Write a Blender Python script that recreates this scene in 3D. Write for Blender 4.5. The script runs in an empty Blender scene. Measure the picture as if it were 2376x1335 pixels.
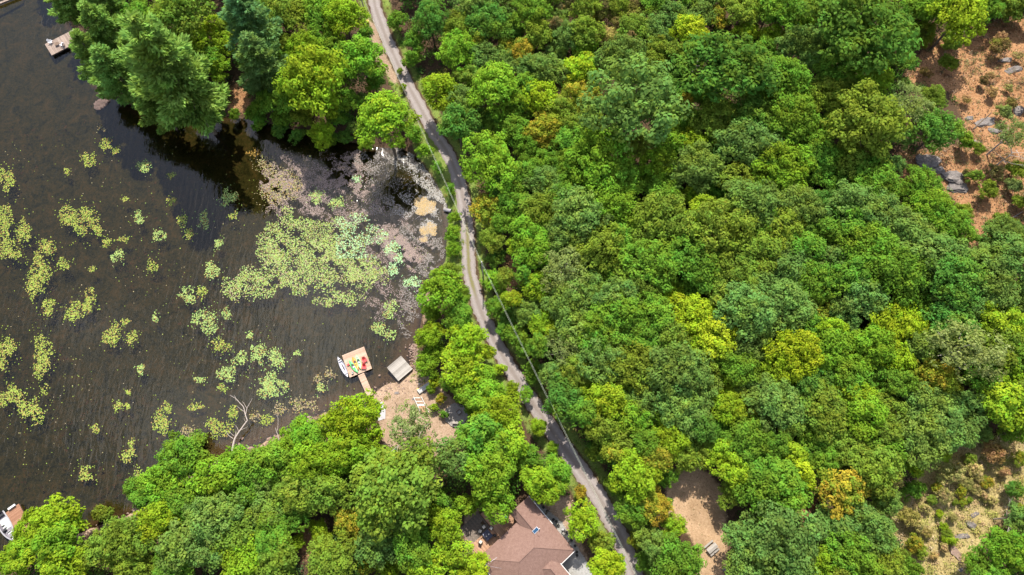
import bpy, bmesh, math, random
import numpy as np
from mathutils import Vector, Matrix, Quaternion
R = math.radians
scene = bpy.context.scene
COL = scene.collection

# ------------------------------------------------------------------ camera, world, sun, exposure
CAM_H, TILT, FPX, PW, PH = 125.0, R(21.0), 1580.0, 2376.0, 1335.0
cam_data = bpy.data.cameras.new("camera")
cam = bpy.data.objects.new("camera", cam_data)
COL.objects.link(cam)
cam.location = (0, 0, CAM_H)
cam.rotation_euler = (TILT, 0, 0)
cam_data.sensor_fit = 'HORIZONTAL'
cam_data.angle = 2 * math.atan(PW / 2 / FPX)
cam_data.clip_start = 1.0
cam_data.clip_end = 4000.0
scene.camera = cam

SUN_EL = R(56.0)
world = bpy.data.worlds.new("World")
scene.world = world
world.use_nodes = True
wn, wl = world.node_tree.nodes, world.node_tree.links
wn.clear()
wo = wn.new('ShaderNodeOutputWorld')
bg = wn.new('ShaderNodeBackground')
bg.inputs['Strength'].default_value = 0.115
sky = wn.new('ShaderNodeTexSky')
sky.sky_type = 'NISHITA'
sky.sun_disc = False
sky.sun_elevation = SUN_EL
sky.sun_rotation = 0.0
sky.dust_density = 1.5
# scattered clouds all over the sky
tc = wn.new('ShaderNodeTexCoord')
mp = wn.new('ShaderNodeMapping')
mp.inputs['Scale'].default_value = (2.1, 2.1, 2.6)
mp.inputs['Location'].default_value = (4.35, 1.4, 0.4)
nz = wn.new('ShaderNodeTexNoise')
nz.inputs['Scale'].default_value = 1.5
nz.inputs['Detail'].default_value = 6
nz.inputs['Roughness'].default_value = 0.55
cr = wn.new('ShaderNodeValToRGB')
cr.color_ramp.elements[0].position = 0.50
cr.color_ramp.elements[1].position = 0.70
mx = wn.new('ShaderNodeMix')
mx.data_type = 'RGBA'
mx.inputs['B'].default_value = (15.0, 15.0, 15.8, 1)
wl.new(tc.outputs['Generated'], mp.inputs['Vector'])
wl.new(mp.outputs['Vector'], nz.inputs['Vector'])
wl.new(nz.outputs['Fac'], cr.inputs['Fac'])
wl.new(cr.outputs['Color'], mx.inputs['Factor'])
wl.new(sky.outputs['Color'], mx.inputs['A'])
wl.new(mx.outputs['Result'], bg.inputs['Color'])
wl.new(bg.outputs['Background'], wo.inputs['Surface'])

sun_data = bpy.data.lights.new("sun", 'SUN')
sun_data.energy = 5.0
sun_data.angle = R(0.5)
sun_data.color = (1.0, 0.94, 0.82)
sun = bpy.data.objects.new("sun", sun_data)
COL.objects.link(sun)
sun.location = (0, 60, 90)
sun.rotation_euler = (-(math.pi / 2 - SUN_EL), 0, 0)

vs = scene.view_settings
vs.view_transform = 'Standard'
vs.look = 'None'
vs.gamma = 1.0
vs.use_curve_mapping = False
vs.exposure = 1.02
cy = scene.cycles
cy.max_bounces = 8
cy.diffuse_bounces = 3
cy.glossy_bounces = 3
cy.transmission_bounces = 4
cy.transparent_max_bounces = 12
cy.caustics_reflective = False
cy.caustics_refractive = False

# ------------------------------------------------------------------ geometry helpers
CT, ST = math.cos(TILT), math.sin(TILT)


def at(px, py, z=0.0):
    """where the view through this photo pixel meets the level z"""
    x, y = (px - PW / 2) / FPX, -(py - PH / 2) / FPX
    dy, dz = y * CT + ST, y * ST - CT
    s = (z - CAM_H) / dz
    return Vector((x * s, dy * s, z))


def proj(p):
    x, y, z = p[0], p[1], p[2] - CAM_H
    yy = y * CT + z * ST
    zz = -y * ST + z * CT
    return (PW / 2 + FPX * x / -zz, PH / 2 - FPX * yy / -zz)


def px_m(py, z=0.0):
    """metres covered by one photo pixel at this row"""
    v = (PH / 2 - py) / FPX
    return (CAM_H - z) / (CT - v * ST) / FPX


def seg_dist(P, poly, closed=False):
    """distance of points P (N,2) to a polyline, plus which side (signed by the nearest segment)"""
    A = np.asarray(poly, float)
    B = np.roll(A, -1, 0) if closed else A[1:]
    A = A if closed else A[:-1]
    best = np.full(len(P), 1e9)
    side = np.zeros(len(P))
    for a, b in zip(A, B):
        d = b - a
        L = max(1e-9, float(d @ d))
        w = P - a
        t = np.clip((w @ d) / L, 0, 1)
        q = w - t[:, None] * d
        dd = np.hypot(q[:, 0], q[:, 1])
        m = dd < best
        best = np.where(m, dd, best)
        side = np.where(m, d[0] * w[:, 1] - d[1] * w[:, 0], side)
    return best, np.sign(side)


def inside(P, poly):
    A = np.asarray(poly, float)
    res = np.zeros(len(P), bool)
    x, y = P[:, 0], P[:, 1]
    for a, b in zip(A, np.roll(A, -1, 0)):
        c = ((a[1] > y) != (b[1] > y))
        xi = (b[0] - a[0]) * (y - a[1]) / (b[1] - a[1] + 1e-12) + a[0]
        res ^= c & (x < xi)
    return res


def poly_sd(P, poly):
    d, _ = seg_dist(P, poly, True)
    return np.where(inside(P, poly), d, -d)


def sstep(a, b, x):
    t = np.clip((x - a) / (b - a), 0, 1)
    return t * t * (3 - 2 * t)


SHORE_PX = [(-160, -230), (20, -120), (110, -30), (165, 60), (185, 105), (205, 165), (240, 215), (310, 250), (430, 268), (540, 272), (610, 285),
            (700, 308), (800, 330), (880, 343), (930, 345), (965, 362), (1000, 408), (1025, 445), (1040, 480), (1042, 520), (1036, 560),
            (1034, 605), (1010, 640), (988, 668), (980, 720), (973, 770), (962, 800), (953, 830), (945, 860), (925, 885), (895, 892),
            (872, 908), (845, 925), (800, 940), (750, 958), (700, 980), (645, 1008), (600, 1032), (560, 1048), (515, 1066), (465, 1085),
            (400, 1125), (330, 1178), (285, 1200), (230, 1218), (170, 1245), (110, 1268), (50, 1292), (-20, 1325), (-120, 1390)]
SHORE = [at(*p)[:2] for p in SHORE_PX]
LAKE = SHORE + [(-900, -260), (-900, 700)]
ROAD_PX = [(845, -90), (862, -30), (872, 20), (893, 80), (915, 130), (943, 190), (975, 250), (1005, 305), (1035, 350), (1058, 400),
           (1075, 460), (1083, 520), (1086, 580), (1089, 630), (1099, 670), (1115, 720), (1135, 765), (1160, 815), (1190, 865),
           (1222, 915), (1257, 965), (1295, 1020), (1325, 1060), (1360, 1110), (1390, 1155), (1415, 1200), (1440, 1250), (1460, 1300),
           (1475, 1345), (1495, 1410)]
ROAD_Z = 1.25
ROAD = [at(p[0], p[1], ROAD_Z)[:2] for p in ROAD_PX]


def terrain(P):
    P = np.atleast_2d(np.asarray(P, float))[:, :2]
    d, _ = seg_dist(P, SHORE)
    lake = inside(P, LAKE)
    dr, sr = seg_dist(P, ROAD)
    x, y = P[:, 0], P[:, 1]
    bumps = 0.22 * np.sin(x * .31 + 1.3 * np.sin(y * .13)) * np.sin(y * .27 + 1.1) + 0.10 * np.sin(x * .9 + y * .7) * np.sin(y * .8 - x * .3)
    land = 0.15 + 1.0 * (1 - np.exp(-d / 3.0)) + bumps * sstep(1, 8, d)
    right = (sr > 0)
    hill = np.where(right, 8.0 * sstep(4, 110, dr) + 1.5 * sstep(15, 60, dr) * np.sin(x * .05) * np.cos(y * .045), 0.9 * sstep(3, 30, dr) * sstep(3, 25, d))
    land = land + hill
    k = sstep(2.4, 7.0, dr)
    land = ROAD_Z * (1 - k) + land * k
    shore_k = sstep(0.0, 2.2, d)
    land = np.where(d < 2.2, 0.02 + (land - 0.02) * shore_k, land)
    bed = -2.4 * (1 - np.exp(-d / 10.0)) + 0.10 * bumps
    return np.where(lake, np.minimum(bed, -0.01 - 0.03 * np.minimum(d, 1)), land)


_gx, _gy = np.meshgrid(np.arange(-180, 181, .75), np.arange(-80, 200, .75))
_GZ = terrain(np.stack([_gx.ravel(), _gy.ravel()], 1)).reshape(_gx.shape)


def tz(x, y):
    """terrain height from a fine table"""
    i, j = (x + 180) / .75, (y + 80) / .75
    if not (0 <= i < _GZ.shape[1] - 1 and 0 <= j < _GZ.shape[0] - 1):
        return float(terrain([(x, y)])[0])
    a, b = int(i), int(j)
    u, v = i - a, j - b
    return float((_GZ[b, a] * (1 - u) + _GZ[b, a + 1] * u) * (1 - v) + (_GZ[b + 1, a] * (1 - u) + _GZ[b + 1, a + 1] * u) * v)


def G(px, py, up=0.0):
    """point on the terrain seen through a photo pixel"""
    z = 1.0
    for _ in range(5):
        p = at(px, py, z)
        z = max(tz(p.x, p.y), 0.0)
    p = at(px, py, z)
    return Vector((p.x, p.y, z + up))


def mesh_np(name, V, F, n, mat=None, attrs=None, smooth=False):
    """mesh from vertex array and equal-sized faces"""
    me = bpy.data.meshes.new(name)
    V = np.asarray(V, np.float32)
    F = np.asarray(F, np.int32)
    me.vertices.add(len(V))
    me.vertices.foreach_set("co", V.ravel())
    me.loops.add(F.size)
    me.loops.foreach_set("vertex_index", F.ravel())
    me.polygons.add(len(F))
    me.polygons.foreach_set("loop_start", np.arange(0, F.size, n, dtype=np.int32))
    try:
        me.polygons.foreach_set("loop_total", np.full(len(F), n, np.int32))
    except Exception:
        pass
    if smooth:
        me.polygons.foreach_set("use_smooth", np.ones(len(F), bool))
    for (an, kind, dom, data) in (attrs or []):
        a = me.attributes.new(an, kind, dom)
        a.data.foreach_set("color" if 'COLOR' in kind else "value", np.asarray(data, np.float32).ravel())
    me.update(calc_edges=True)
    if mat:
        me.materials.append(mat)
    return me


class MB:
    """collects boxes, tubes, prisms for one mesh"""

    def __init__(s):
        s.v, s.f = [], []

    def add(s, V, F):
        k = len(s.v)
        s.v += [tuple(v) for v in V]
        s.f += [tuple(i + k for i in f) for f in F]
        return s

    def box(s, c, size, rz=0.0, M=None, taper=1.0):
        hx, hy, hz = size[0] / 2, size[1] / 2, size[2] / 2
        vs_ = []
        for z in (-hz, hz):
            k = taper if z > 0 else 1.0
            for (x, y) in ((-hx, -hy), (hx, -hy), (hx, hy), (-hx, hy)):
                v = Vector((x * k, y * k, z))
                if M is not None:
                    v = M @ v
                elif rz:
                    v = Matrix.Rotation(rz, 3, 'Z') @ v
                vs_.append(v + Vector(c))
        return s.add(vs_, [(3, 2, 1, 0), (4, 5, 6, 7), (0, 1, 5, 4), (1, 2, 6, 5), (2, 3, 7, 6), (3, 0, 4, 7)])

    def tube(s, pts, rads, n=8, cap=True):
        pts = [Vector(p) for p in pts]
        if not hasattr(rads, '__len__'):
            rads = [rads] * len(pts)
        V, F = [], []
        for i, p in enumerate(pts):
            d = (pts[min(i + 1, len(pts) - 1)] - pts[max(i - 1, 0)]).normalized()
            u = d.orthogonal().normalized() if abs(d.z) > .99 else d.cross(Vector((0, 0, 1))).normalized()
            w = d.cross(u)
            for k in range(n):
                a = 2 * math.pi * k / n
                V.append(p + (u * math.cos(a) + w * math.sin(a)) * rads[i])
        for i in range(len(pts) - 1):
            for k in range(n):
                a, b = i * n + k, i * n + (k + 1) % n
                F.append((a, b, b + n, a + n))
        if cap:
            F.append(tuple(range(n))[::-1])
            F.append(tuple(range((len(pts) - 1) * n, len(pts) * n)))
        return s.add(V, F)

    def prism(s, poly, z0, z1):
        n = len(poly)
        ar = sum(poly[i][0] * poly[(i + 1) % n][1] - poly[(i + 1) % n][0] * poly[i][1] for i in range(n))
        if ar < 0:
            poly = poly[::-1]
        V = [(p[0], p[1], z0) for p in poly] + [(p[0], p[1], z1) for p in poly]
        F = [tuple(range(n))[::-1], tuple(range(n, 2 * n))]
        F += [(i, (i + 1) % n, n + (i + 1) % n, n + i) for i in range(n)]
        return s.add(V, F)

    def build(s, name, mat, parent=None, bevel=0.0, smooth=False):
        me = bpy.data.meshes.new(name)
        me.from_pydata(s.v, [], s.f)
        if bevel:
            bm = bmesh.new()
            bm.from_mesh(me)
            bmesh.ops.bevel(bm, geom=bm.edges[:], offset=bevel, segments=1, affect='EDGES', clamp_overlap=True)
            bm.to_mesh(me)
            bm.free()
        if smooth:
            for p in me.polygons:
                p.use_smooth = True
        if mat:
            me.materials.append(mat)
        return obj(name, me, parent)


def obj(name, me, parent=None):
    o = bpy.data.objects.new(name, me)
    COL.objects.link(o)
    if parent:
        o.parent = parent
    return o


def tag(o, label, cat=None, group=None, kind=None):
    o["label"] = label
    if cat:
        o["category"] = cat
    if group:
        o["group"] = group
    if kind:
        o["kind"] = kind
    return o


def empty(name, loc, rz=0.0):
    o = bpy.data.objects.new(name, None)
    COL.objects.link(o)
    o.location = loc
    o.rotation_euler = (0, 0, rz)
    o.empty_display_size = 0.3
    return o


# ------------------------------------------------------------------ materials
class NM:
    def __init__(s, name):
        s.m = bpy.data.materials.new(name)
        s.m.use_nodes = True
        s.t = s.m.node_tree
        s.t.nodes.clear()
        s.out = s.n('OutputMaterial')

    def n(s, typ, **kw):
        nd = s.t.nodes.new('ShaderNode' + typ)
        for k, v in kw.items():
            setattr(nd, k, v)
        return nd

    def l(s, a, b):
        s.t.links.new(a, b)

    def val(s, sock, v):
        if hasattr(v, 'links') or hasattr(v, 'is_output'):
            s.l(v, sock)
        else:
            sock.default_value = v

    def noise(s, scale, detail=4, rough=.6, vec=None, dist=0.0):
        nd = s.n('TexNoise')
        nd.inputs['Scale'].default_value = scale
        nd.inputs['Detail'].default_value = detail
        nd.inputs['Roughness'].default_value = rough
        nd.inputs['Distortion'].default_value = dist
        s.l(vec if vec else s.pos(), nd.inputs['Vector'])
        return nd.outputs['Fac']

    def pos(s):
        if not hasattr(s, '_p'):
            s._p = s.n('NewGeometry').outputs['Position']
        return s._p

    def objc(s):
        return s.n('TexCoord').outputs['Object']

    def ramp(s, fac, stops):
        nd = s.n('ValToRGB')
        e = nd.color_ramp.elements
        while len(e) < len(stops):
            e.new(.5)
        for i, (p, c) in enumerate(stops):
            e[i].position = p
            e[i].color = (*c, 1) if len(c) == 3 else c
        s.l(fac, nd.inputs['Fac'])
        return nd.outputs['Color']

    def mix(s, fac, a, b, blend='MIX'):
        nd = s.n('Mix', data_type='RGBA', blend_type=blend)
        s.val(nd.inputs['Factor'], fac)
        for k, v in (('A', a), ('B', b)):
            s.val(nd.inputs[k], (*v, 1) if isinstance(v, tuple) and len(v) == 3 else v)
        return nd.outputs['Result']

    def math(s, op, a, b=0.0, c=0.0):
        nd = s.n('Math', operation=op)
        s.val(nd.inputs[0], a)
        s.val(nd.inputs[1], b)
        s.val(nd.inputs[2], c)
        return nd.outputs[0]

    def bsdf(s, col, rough=.7, metal=0.0, spec=.3, bump=None, bstr=.3, bdist=.05):
        b = s.n('BsdfPrincipled')
        s.val(b.inputs['Base Color'], (*col, 1) if isinstance(col, tuple) and len(col) == 3 else col)
        s.val(b.inputs['Roughness'], rough)
        b.inputs['Metallic'].default_value = metal
        b.inputs['Specular IOR Level'].default_value = spec
        if bump is not None:
            bp = s.n('Bump')
            bp.inputs['Strength'].default_value = bstr
            bp.inputs['Distance'].default_value = bdist
            s.l(bump, bp.inputs['Height'])
            s.l(bp.outputs['Normal'], b.inputs['Normal'])
        s.l(b.outputs[0], s.out.inputs['Surface'])
        return s.m


def plain(name, col, rough=.6, var=.18, scale=3.0, metal=0.0, spec=.3):
    m = NM(name)
    f = m.noise(scale, 5, .65, m.objc())
    c = m.ramp(f, [(.25, tuple(x * (1 - var) for x in col)), (.75, tuple(min(1, x * (1 + var)) for x in col))])
    return m.bsdf(c, rough, metal, spec, f, .15)


def leaf_material():
    """colour of each crown comes from the tree itself (object colour, autumn tip colour)"""
    m = NM("foliage")
    info = m.n('ObjectInfo')
    tip = m.n('Attribute', attribute_type='OBJECT', attribute_name='tip_colour')
    tint = m.n('Attribute', attribute_name='tint')
    tipf = m.n('Attribute', attribute_name='tip')
    amt = m.n('Attribute', attribute_type='OBJECT', attribute_name='tip_amount')
    thr = m.math('SUBTRACT', 1.0, amt.outputs['Fac'])
    f = m.math('MULTIPLY', m.math('SUBTRACT', tipf.outputs['Fac'], thr), 4.0)
    f = m.math('MINIMUM', m.math('MAXIMUM', f, 0.0), 1.0)
    c = m.mix(f, info.outputs['Color'], tip.outputs['Color'])
    big = m.noise(.24, 4, .65)
    c = m.mix(m.math('MULTIPLY', m.math('MAXIMUM', m.math('SUBTRACT', big, .47), 0.0), 2.3), c, (.215, .275, .022))
    c = m.mix(m.math('MULTIPLY', m.math('MAXIMUM', m.math('SUBTRACT', .48, big), 0.0), 1.6), c, (.095, .175, .030))
    hsv = m.n('HueSaturation')
    m.l(c, hsv.inputs['Color'])
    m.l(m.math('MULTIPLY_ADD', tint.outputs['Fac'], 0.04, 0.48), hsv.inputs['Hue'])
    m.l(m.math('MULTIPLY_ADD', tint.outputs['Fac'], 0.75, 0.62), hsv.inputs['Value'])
    col = hsv.outputs['Color']
    d = m.n('BsdfDiffuse')
    t = m.n('BsdfTranslucent')
    m.l(col, d.inputs['Color'])
    tcol = m.mix(.40, col, (.24, .32, .02), 'MIX')
    m.l(tcol, t.inputs['Color'])
    a = m.n('MixShader')
    a.inputs[0].default_value = .38
    m.l(d.outputs[0], a.inputs[1])
    m.l(t.outputs[0], a.inputs[2])
    m.l(a.outputs[0], m.out.inputs['Surface'])
    return m.m


def attr_material(name, rough=.6, trans=0.0, spec=.2):
    """per-face colours stored on the mesh"""
    m = NM(name)
    a = m.n('Attribute', attribute_name='col')
    if not trans:
        return m.bsdf(a.outputs['Color'], rough, 0, spec)
    d, t, x = m.n('BsdfDiffuse'), m.n('BsdfTranslucent'), m.n('MixShader')
    m.l(a.outputs['Color'], d.inputs['Color'])
    m.l(a.outputs['Color'], t.inputs['Color'])
    x.inputs[0].default_value = trans
    m.l(d.outputs[0], x.inputs[1])
    m.l(t.outputs[0], x.inputs[2])
    m.l(x.outputs[0], m.out.inputs['Surface'])
    return m.m


def wood(name, c1, c2, rough=.75):
    m = NM(name)
    oc = m.objc()
    mp_ = m.n('Mapping')
    mp_.inputs['Scale'].default_value = (1.2, 9.0, 4.0)
    m.l(oc, mp_.inputs['Vector'])
    f = m.noise(1.6, 6, .6, mp_.outputs['Vector'])
    f2 = m.noise(.8, 3, .6, oc)
    r = m.n('ObjectInfo').outputs['Random']
    isl = m.n('NewGeometry').outputs['Random Per Island']
    f3 = m.math('ADD', m.math('MULTIPLY', f, .5), m.math('ADD', m.math('MULTIPLY', isl, .1), m.math('MULTIPLY', r, .4)))
    c = m.ramp(f3, [(.25, c1), (.75, c2)])
    c = m.mix(m.math('MULTIPLY', f2, .45), c, tuple(x * .62 for x in c1))
    return m.bsdf(c, rough, 0, .2, f, .3, .01)


M = {}
M['leaf'] = leaf_material()
M['bark'] = plain("bark", (.10, .075, .055), .9, .4, 6)
M['greybark'] = plain("weathered_bark", (.34, .29, .26), .85, .3, 5)
M['pad'] = attr_material("lily_pad", .5, .15)
M['attr'] = attr_material("floating_weed", .8)
M['litter'] = attr_material("dry_leaves", .9, .2)
M['cedar'] = wood("cedar_boards", (.29, .190, .135), (.47, .34, .26))
M['redcedar'] = wood("orange_boards", (.20, .095, .055), (.30, .165, .105))
M['greywood'] = wood("weathered_boards", (.17, .152, .135), (.37, .34, .31))
M['oldwood'] = wood("old_boards", (.17, .125, .105), (.33, .26, .22))
M['deckwood'] = wood("deck_boards", (.24, .13, .08), (.40, .25, .16))
M['darkwood'] = plain("dark_timber", (.07, .05, .04), .8, .3, 4)
M['white'] = plain("white_paint", (.46, .45, .44), .5, .06)
M['whiteplastic'] = plain("white_plastic", (.48, .48, .52), .4, .05)
M['canoe'] = plain("white_hull", (.46, .45, .50), .35, .06)
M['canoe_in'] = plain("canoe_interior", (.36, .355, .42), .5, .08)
M['grey'] = plain("grey_metal", (.32, .31, .34), .4, .1, 3, .4)
M['rail'] = plain("grey_rail", (.24, .235, .25), .5, .1)
M['hull'] = plain("hull_grey", (.17, .155, .18), .35, .1)
M['carpet'] = plain("boat_carpet", (.36, .37, .35), .9, .1)
M['black'] = plain("black_plastic", (.02, .02, .022), .45, .2)
M['navy'] = plain("navy_metal", (.018, .02, .045), .4, .2)
M['red'] = plain("red_plastic", (.62, .035, .045), .4, .12)
M['green'] = plain("green_plastic", (.09, .46, .13), .35, .1)
M['lime'] = plain("pale_green_plastic", (.26, .58, .25), .35, .1)
M['orange'] = plain("orange_plastic", (.62, .20, .025), .35, .15)
M['blue'] = plain("blue_plastic", (.02, .20, .62), .35, .15)
M['cream'] = plain("cream_cushion", (.50, .45, .38), .9, .1)
M['yellow'] = plain("yellow_paint", (.62, .38, .06), .5, .1)
M['concrete'] = plain("concrete", (.30, .29, .30), .85, .15, 2.5)
M['steel'] = plain("galvanised_steel", (.30, .28, .29), .5, .2, 3, .3)
M['rust'] = plain("brown_metal", (.13, .085, .06), .7, .3)
M['wall'] = plain("house_wall", (.36, .29, .22), .8, .1)
M['glass'] = NM("skylight_glass").bsdf((.012, .045, .095), .12, 0, .4)
M['paleboat'] = plain("weathered_paint", (.36, .345, .325), .8, .35, 2.2)
M['wire'] = plain("wire", (.38, .41, .32), .5, .05)


def rock_material(name, c1, c2, c3):
    m = NM(name)
    oc = m.pos()
    f = m.noise(1.6, 9, .72, oc, .8)
    f2 = m.noise(5.0, 6, .7, oc)
    c = m.ramp(f, [(.3, c1), (.55, c2), (.75, c3)])
    c = m.mix(m.math('MULTIPLY', f2, .5), c, tuple(x * .5 for x in c1))
    return m.bsdf(c, .9, 0, .2, m.math('ADD', f, m.math('MULTIPLY', f2, .4)), .6, .12)


M['rock'] = rock_material("granite", (.07, .062, .06), (.19, .168, .16), (.30, .272, .26))
M['pinkrock'] = rock_material("pink_granite", (.12, .075, .06), (.25, .175, .14), (.38, .30, .26))
M['wetrock'] = rock_material("wet_rock", (.07, .05, .045), (.13, .09, .08), (.19, .13, .11))


def roof_material():
    m = NM("roof_shingle")
    p = m.pos()
    sp = m.n('SeparateXYZ')
    m.l(p, sp.inputs[0])
    f = m.noise(2.2, 8, .75, p)
    f2 = m.noise(9.0, 3, .8, p)
    f3 = m.noise(.35, 3, .5, p)
    c = m.ramp(m.math('ADD', m.math('MULTIPLY', f, .5), m.math('MULTIPLY', f2, .5)),
               [(.30, (.10, .058, .046)), (.50, (.165, .100, .082)), (.70, (.24, .158, .132))])
    c = m.mix(m.math('MULTIPLY', f3, .35), c, (.12, .075, .06))
    wv = m.n('TexWave', wave_type='BANDS', bands_direction='Z')
    wv.inputs['Scale'].default_value = 4.2
    wv.inputs['Distortion'].default_value = .3
    m.l(p, wv.inputs['Vector'])
    return m.bsdf(c, .9, 0, .15, m.math('ADD', f2, m.math('MULTIPLY', wv.outputs['Fac'], .5)), .4, .03)


M['roof'] = roof_material()


def ground_material():
    m = NM("soil")
    z1 = m.n('Attribute', attribute_name='zone_a')
    z2 = m.n('Attribute', attribute_name='zone_b')
    s1, s2 = m.n('SeparateColor'), m.n('SeparateColor')
    m.l(z1.outputs['Color'], s1.inputs[0])
    m.l(z2.outputs['Color'], s2.inputs[0])
    nb = m.noise(.55, 6, .65)
    nf = m.noise(3.2, 6, .75)
    nn = m.noise(9.0, 4, .75)
    brk = m.math('ADD', m.math('MULTIPLY', m.math('SUBTRACT', nb, .5), 1.3), m.math('MULTIPLY', m.math('SUBTRACT', nf, .5), .9))

    def mask(sock, w=.18):
        a = m.math('ADD', sock, m.math('MULTIPLY', brk, .55))
        r = m.n('MapRange', interpolation_type='SMOOTHSTEP')
        r.inputs['From Min'].default_value = .5 - w
        r.inputs['From Max'].default_value = .5 + w
        m.l(a, r.inputs['Value'])
        return r.outputs['Result']
    mixf = m.math('ADD', m.math('MULTIPLY', nf, .55), m.math('MULTIPLY', nn, .45))
    forest = m.ramp(mixf, [(.3, (.022, .016, .010)), (.5, (.065, .042, .026)), (.72, (.15, .090, .058))])
    sand = m.ramp(mixf, [(.28, (.11, .072, .047)), (.45, (.24, .165, .115)), (.58, (.33, .24, .175)), (.72, (.45, .37, .30))])
    tan = m.ramp(mixf, [(.28, (.14, .088, .048)), (.45, (.29, .19, .115)), (.58, (.37, .26, .165)), (.72, (.45, .34, .23))])
    rust = m.ramp(mixf, [(.28, (.06, .036, .024)), (.42, (.20, .10, .048)), (.54, (.31, .168, .084)), (.66, (.38, .235, .135)), (.78, (.38, .32, .26))])
    straw = m.ramp(mixf, [(.30, (.10, .08, .035)), (.43, (.21, .175, .07)), (.55, (.34, .27, .125)), (.66, (.40, .30, .165)), (.78, (.44, .39, .28))])
    gravel = m.ramp(mixf, [(.3, (.17, .165, .16)), (.5, (.26, .255, .25)), (.7, (.35, .345, .34))])
    grass = m.ramp(mixf, [(.3, (.05, .09, .02)), (.5, (.12, .17, .035)), (.72, (.27, .26, .085))])
    # lake bottom: dark mud with brown weed clumps, depth darkening put into the colour
    wn_ = m.noise(.35, 8, .72, None, 1.0)
    wc = m.noise(2.0, 6, .8, None, .6)
    wf = m.noise(2.2, 6, .9)
    weed = m.math('ADD', m.math('ADD', m.math('MULTIPLY', wn_, .40), m.math('MULTIPLY', wc, .32)), m.math('MULTIPLY', wf, .38))
    mud = m.ramp(weed, [(.40, (.012, .013, .006)), (.48, (.050, .054, .022)), (.55, (.105, .102, .042)), (.63, (.19, .140, .062)), (.74, (.31, .185, .10))])
    shal = m.ramp(mixf, [(.3, (.16, .105, .075)), (.5, (.28, .19, .14)), (.7, (.42, .31, .24))])
    c = forest
    c = m.mix(mask(s1.outputs['Blue']), c, rust)
    c = m.mix(mask(z1.outputs['Alpha']), c, straw)
    c = m.mix(mask(s2.outputs['Blue']), c, grass)
    c = m.mix(mask(s1.outputs['Red']), c, sand)
    c = m.mix(mask(s1.outputs['Green']), c, tan)
    c = m.mix(mask(s2.outputs['Red'], .1), c, gravel)
    patch = m.ramp(m.noise(.22, 5, .65), [(.36, (.70, .68, .64)), (.58, (1, 1, 1))])
    c = m.mix(1.0, c, patch, 'MULTIPLY')
    bed = m.mix(mask(z2.outputs['Alpha'], .3), mud, shal)
    c = m.mix(s2.outputs['Green'], c, bed)
    return m.bsdf(c, .95, 0, .1, m.math('ADD', nf, nn), .6, .10)


def water_material():
    m = NM("lake_water")
    p = m.pos()
    mp_ = m.n('Mapping')
    mp_.inputs['Rotation'].default_value = (0, 0, R(-52))
    mp_.inputs['Scale'].default_value = (2.3, .62, 1)
    m.l(p, mp_.inputs['Vector'])
    w1 = m.noise(.52, 3, .5, mp_.outputs['Vector'], .6)
    w2 = m.noise(5.0, 3, .6, p)
    calm = m.noise(.045, 3, .5, p)
    calmf = m.ramp(calm, [(.35, (.25, .25, .25)), (.62, (1, 1, 1))])
    h = m.math('ADD', w1, m.math('MULTIPLY', w2, .035))
    h = m.math('MULTIPLY', h, calmf)
    bp = m.n('Bump')
    bp.inputs['Strength'].default_value = .55
    bp.inputs['Distance'].default_value = .16
    m.l(h, bp.inputs['Height'])
    fr = m.n('Fresnel')
    fr.inputs['IOR'].default_value = 1.5
    m.l(bp.outputs['Normal'], fr.inputs['Normal'])
    g = m.n('BsdfGlossy')
    g.inputs['Roughness'].default_value = .06
    m.l(bp.outputs['Normal'], g.inputs['Normal'])
    t = m.n('BsdfTransparent')
    t.inputs['Color'].default_value = (.40, .375, .29, 1)
    x = m.n('MixShader')
    m.l(fr.outputs[0], x.inputs[0])
    m.l(t.outputs[0], x.inputs[1])
    m.l(g.outputs[0], x.inputs[2])
    m.l(x.outputs[0], m.out.inputs['Surface'])
    return m.m


def road_material():
    m = NM("gravel_road")
    a = m.n('Attribute', attribute_name='across')
    g = m.n('Attribute', attribute_name='grassy')
    f = m.noise(3.0, 8, .75)
    f2 = m.noise(.5, 4, .6)
    f3 = m.noise(14, 3, .8)
    c = m.ramp(m.math('ADD', m.math('MULTIPLY', f, .6), m.math('MULTIPLY', f3, .4)),
               [(.3, (.148, .128, .122)), (.5, (.212, .186, .178)), (.7, (.28, .25, .24))])
    # worn wheel tracks lighter, crown and edges darker
    tr = m.math('ABSOLUTE', m.math('SUBTRACT', m.math('ABSOLUTE', a.outputs['Fac']), .48))
    trk = m.ramp(m.math('ADD', tr, m.math('MULTIPLY', m.math('SUBTRACT', f2, .5), .4)), [(.10, (0, 0, 0)), (.38, (1, 1, 1))])
    c = m.mix(m.math('MULTIPLY', trk, .58), c, (.125, .100, .085))
    # grass between the tracks on the narrow stretch
    mid = m.math('SUBTRACT', .30, m.math('ABSOLUTE', a.outputs['Fac']))
    gm = m.math('ADD', m.math('MULTIPLY', mid, 4), m.math('MULTIPLY', m.math('SUBTRACT', f, .5), 4.5))
    gm = m.math('MINIMUM', m.math('MAXIMUM', m.math('MULTIPLY', gm, g.outputs['Fac']), 0), .9)
    c = m.mix(gm, c, (.135, .125, .05))
    return m.bsdf(c, .95, 0, .1, m.math('ADD', f, f3), .5, .04)


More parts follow.
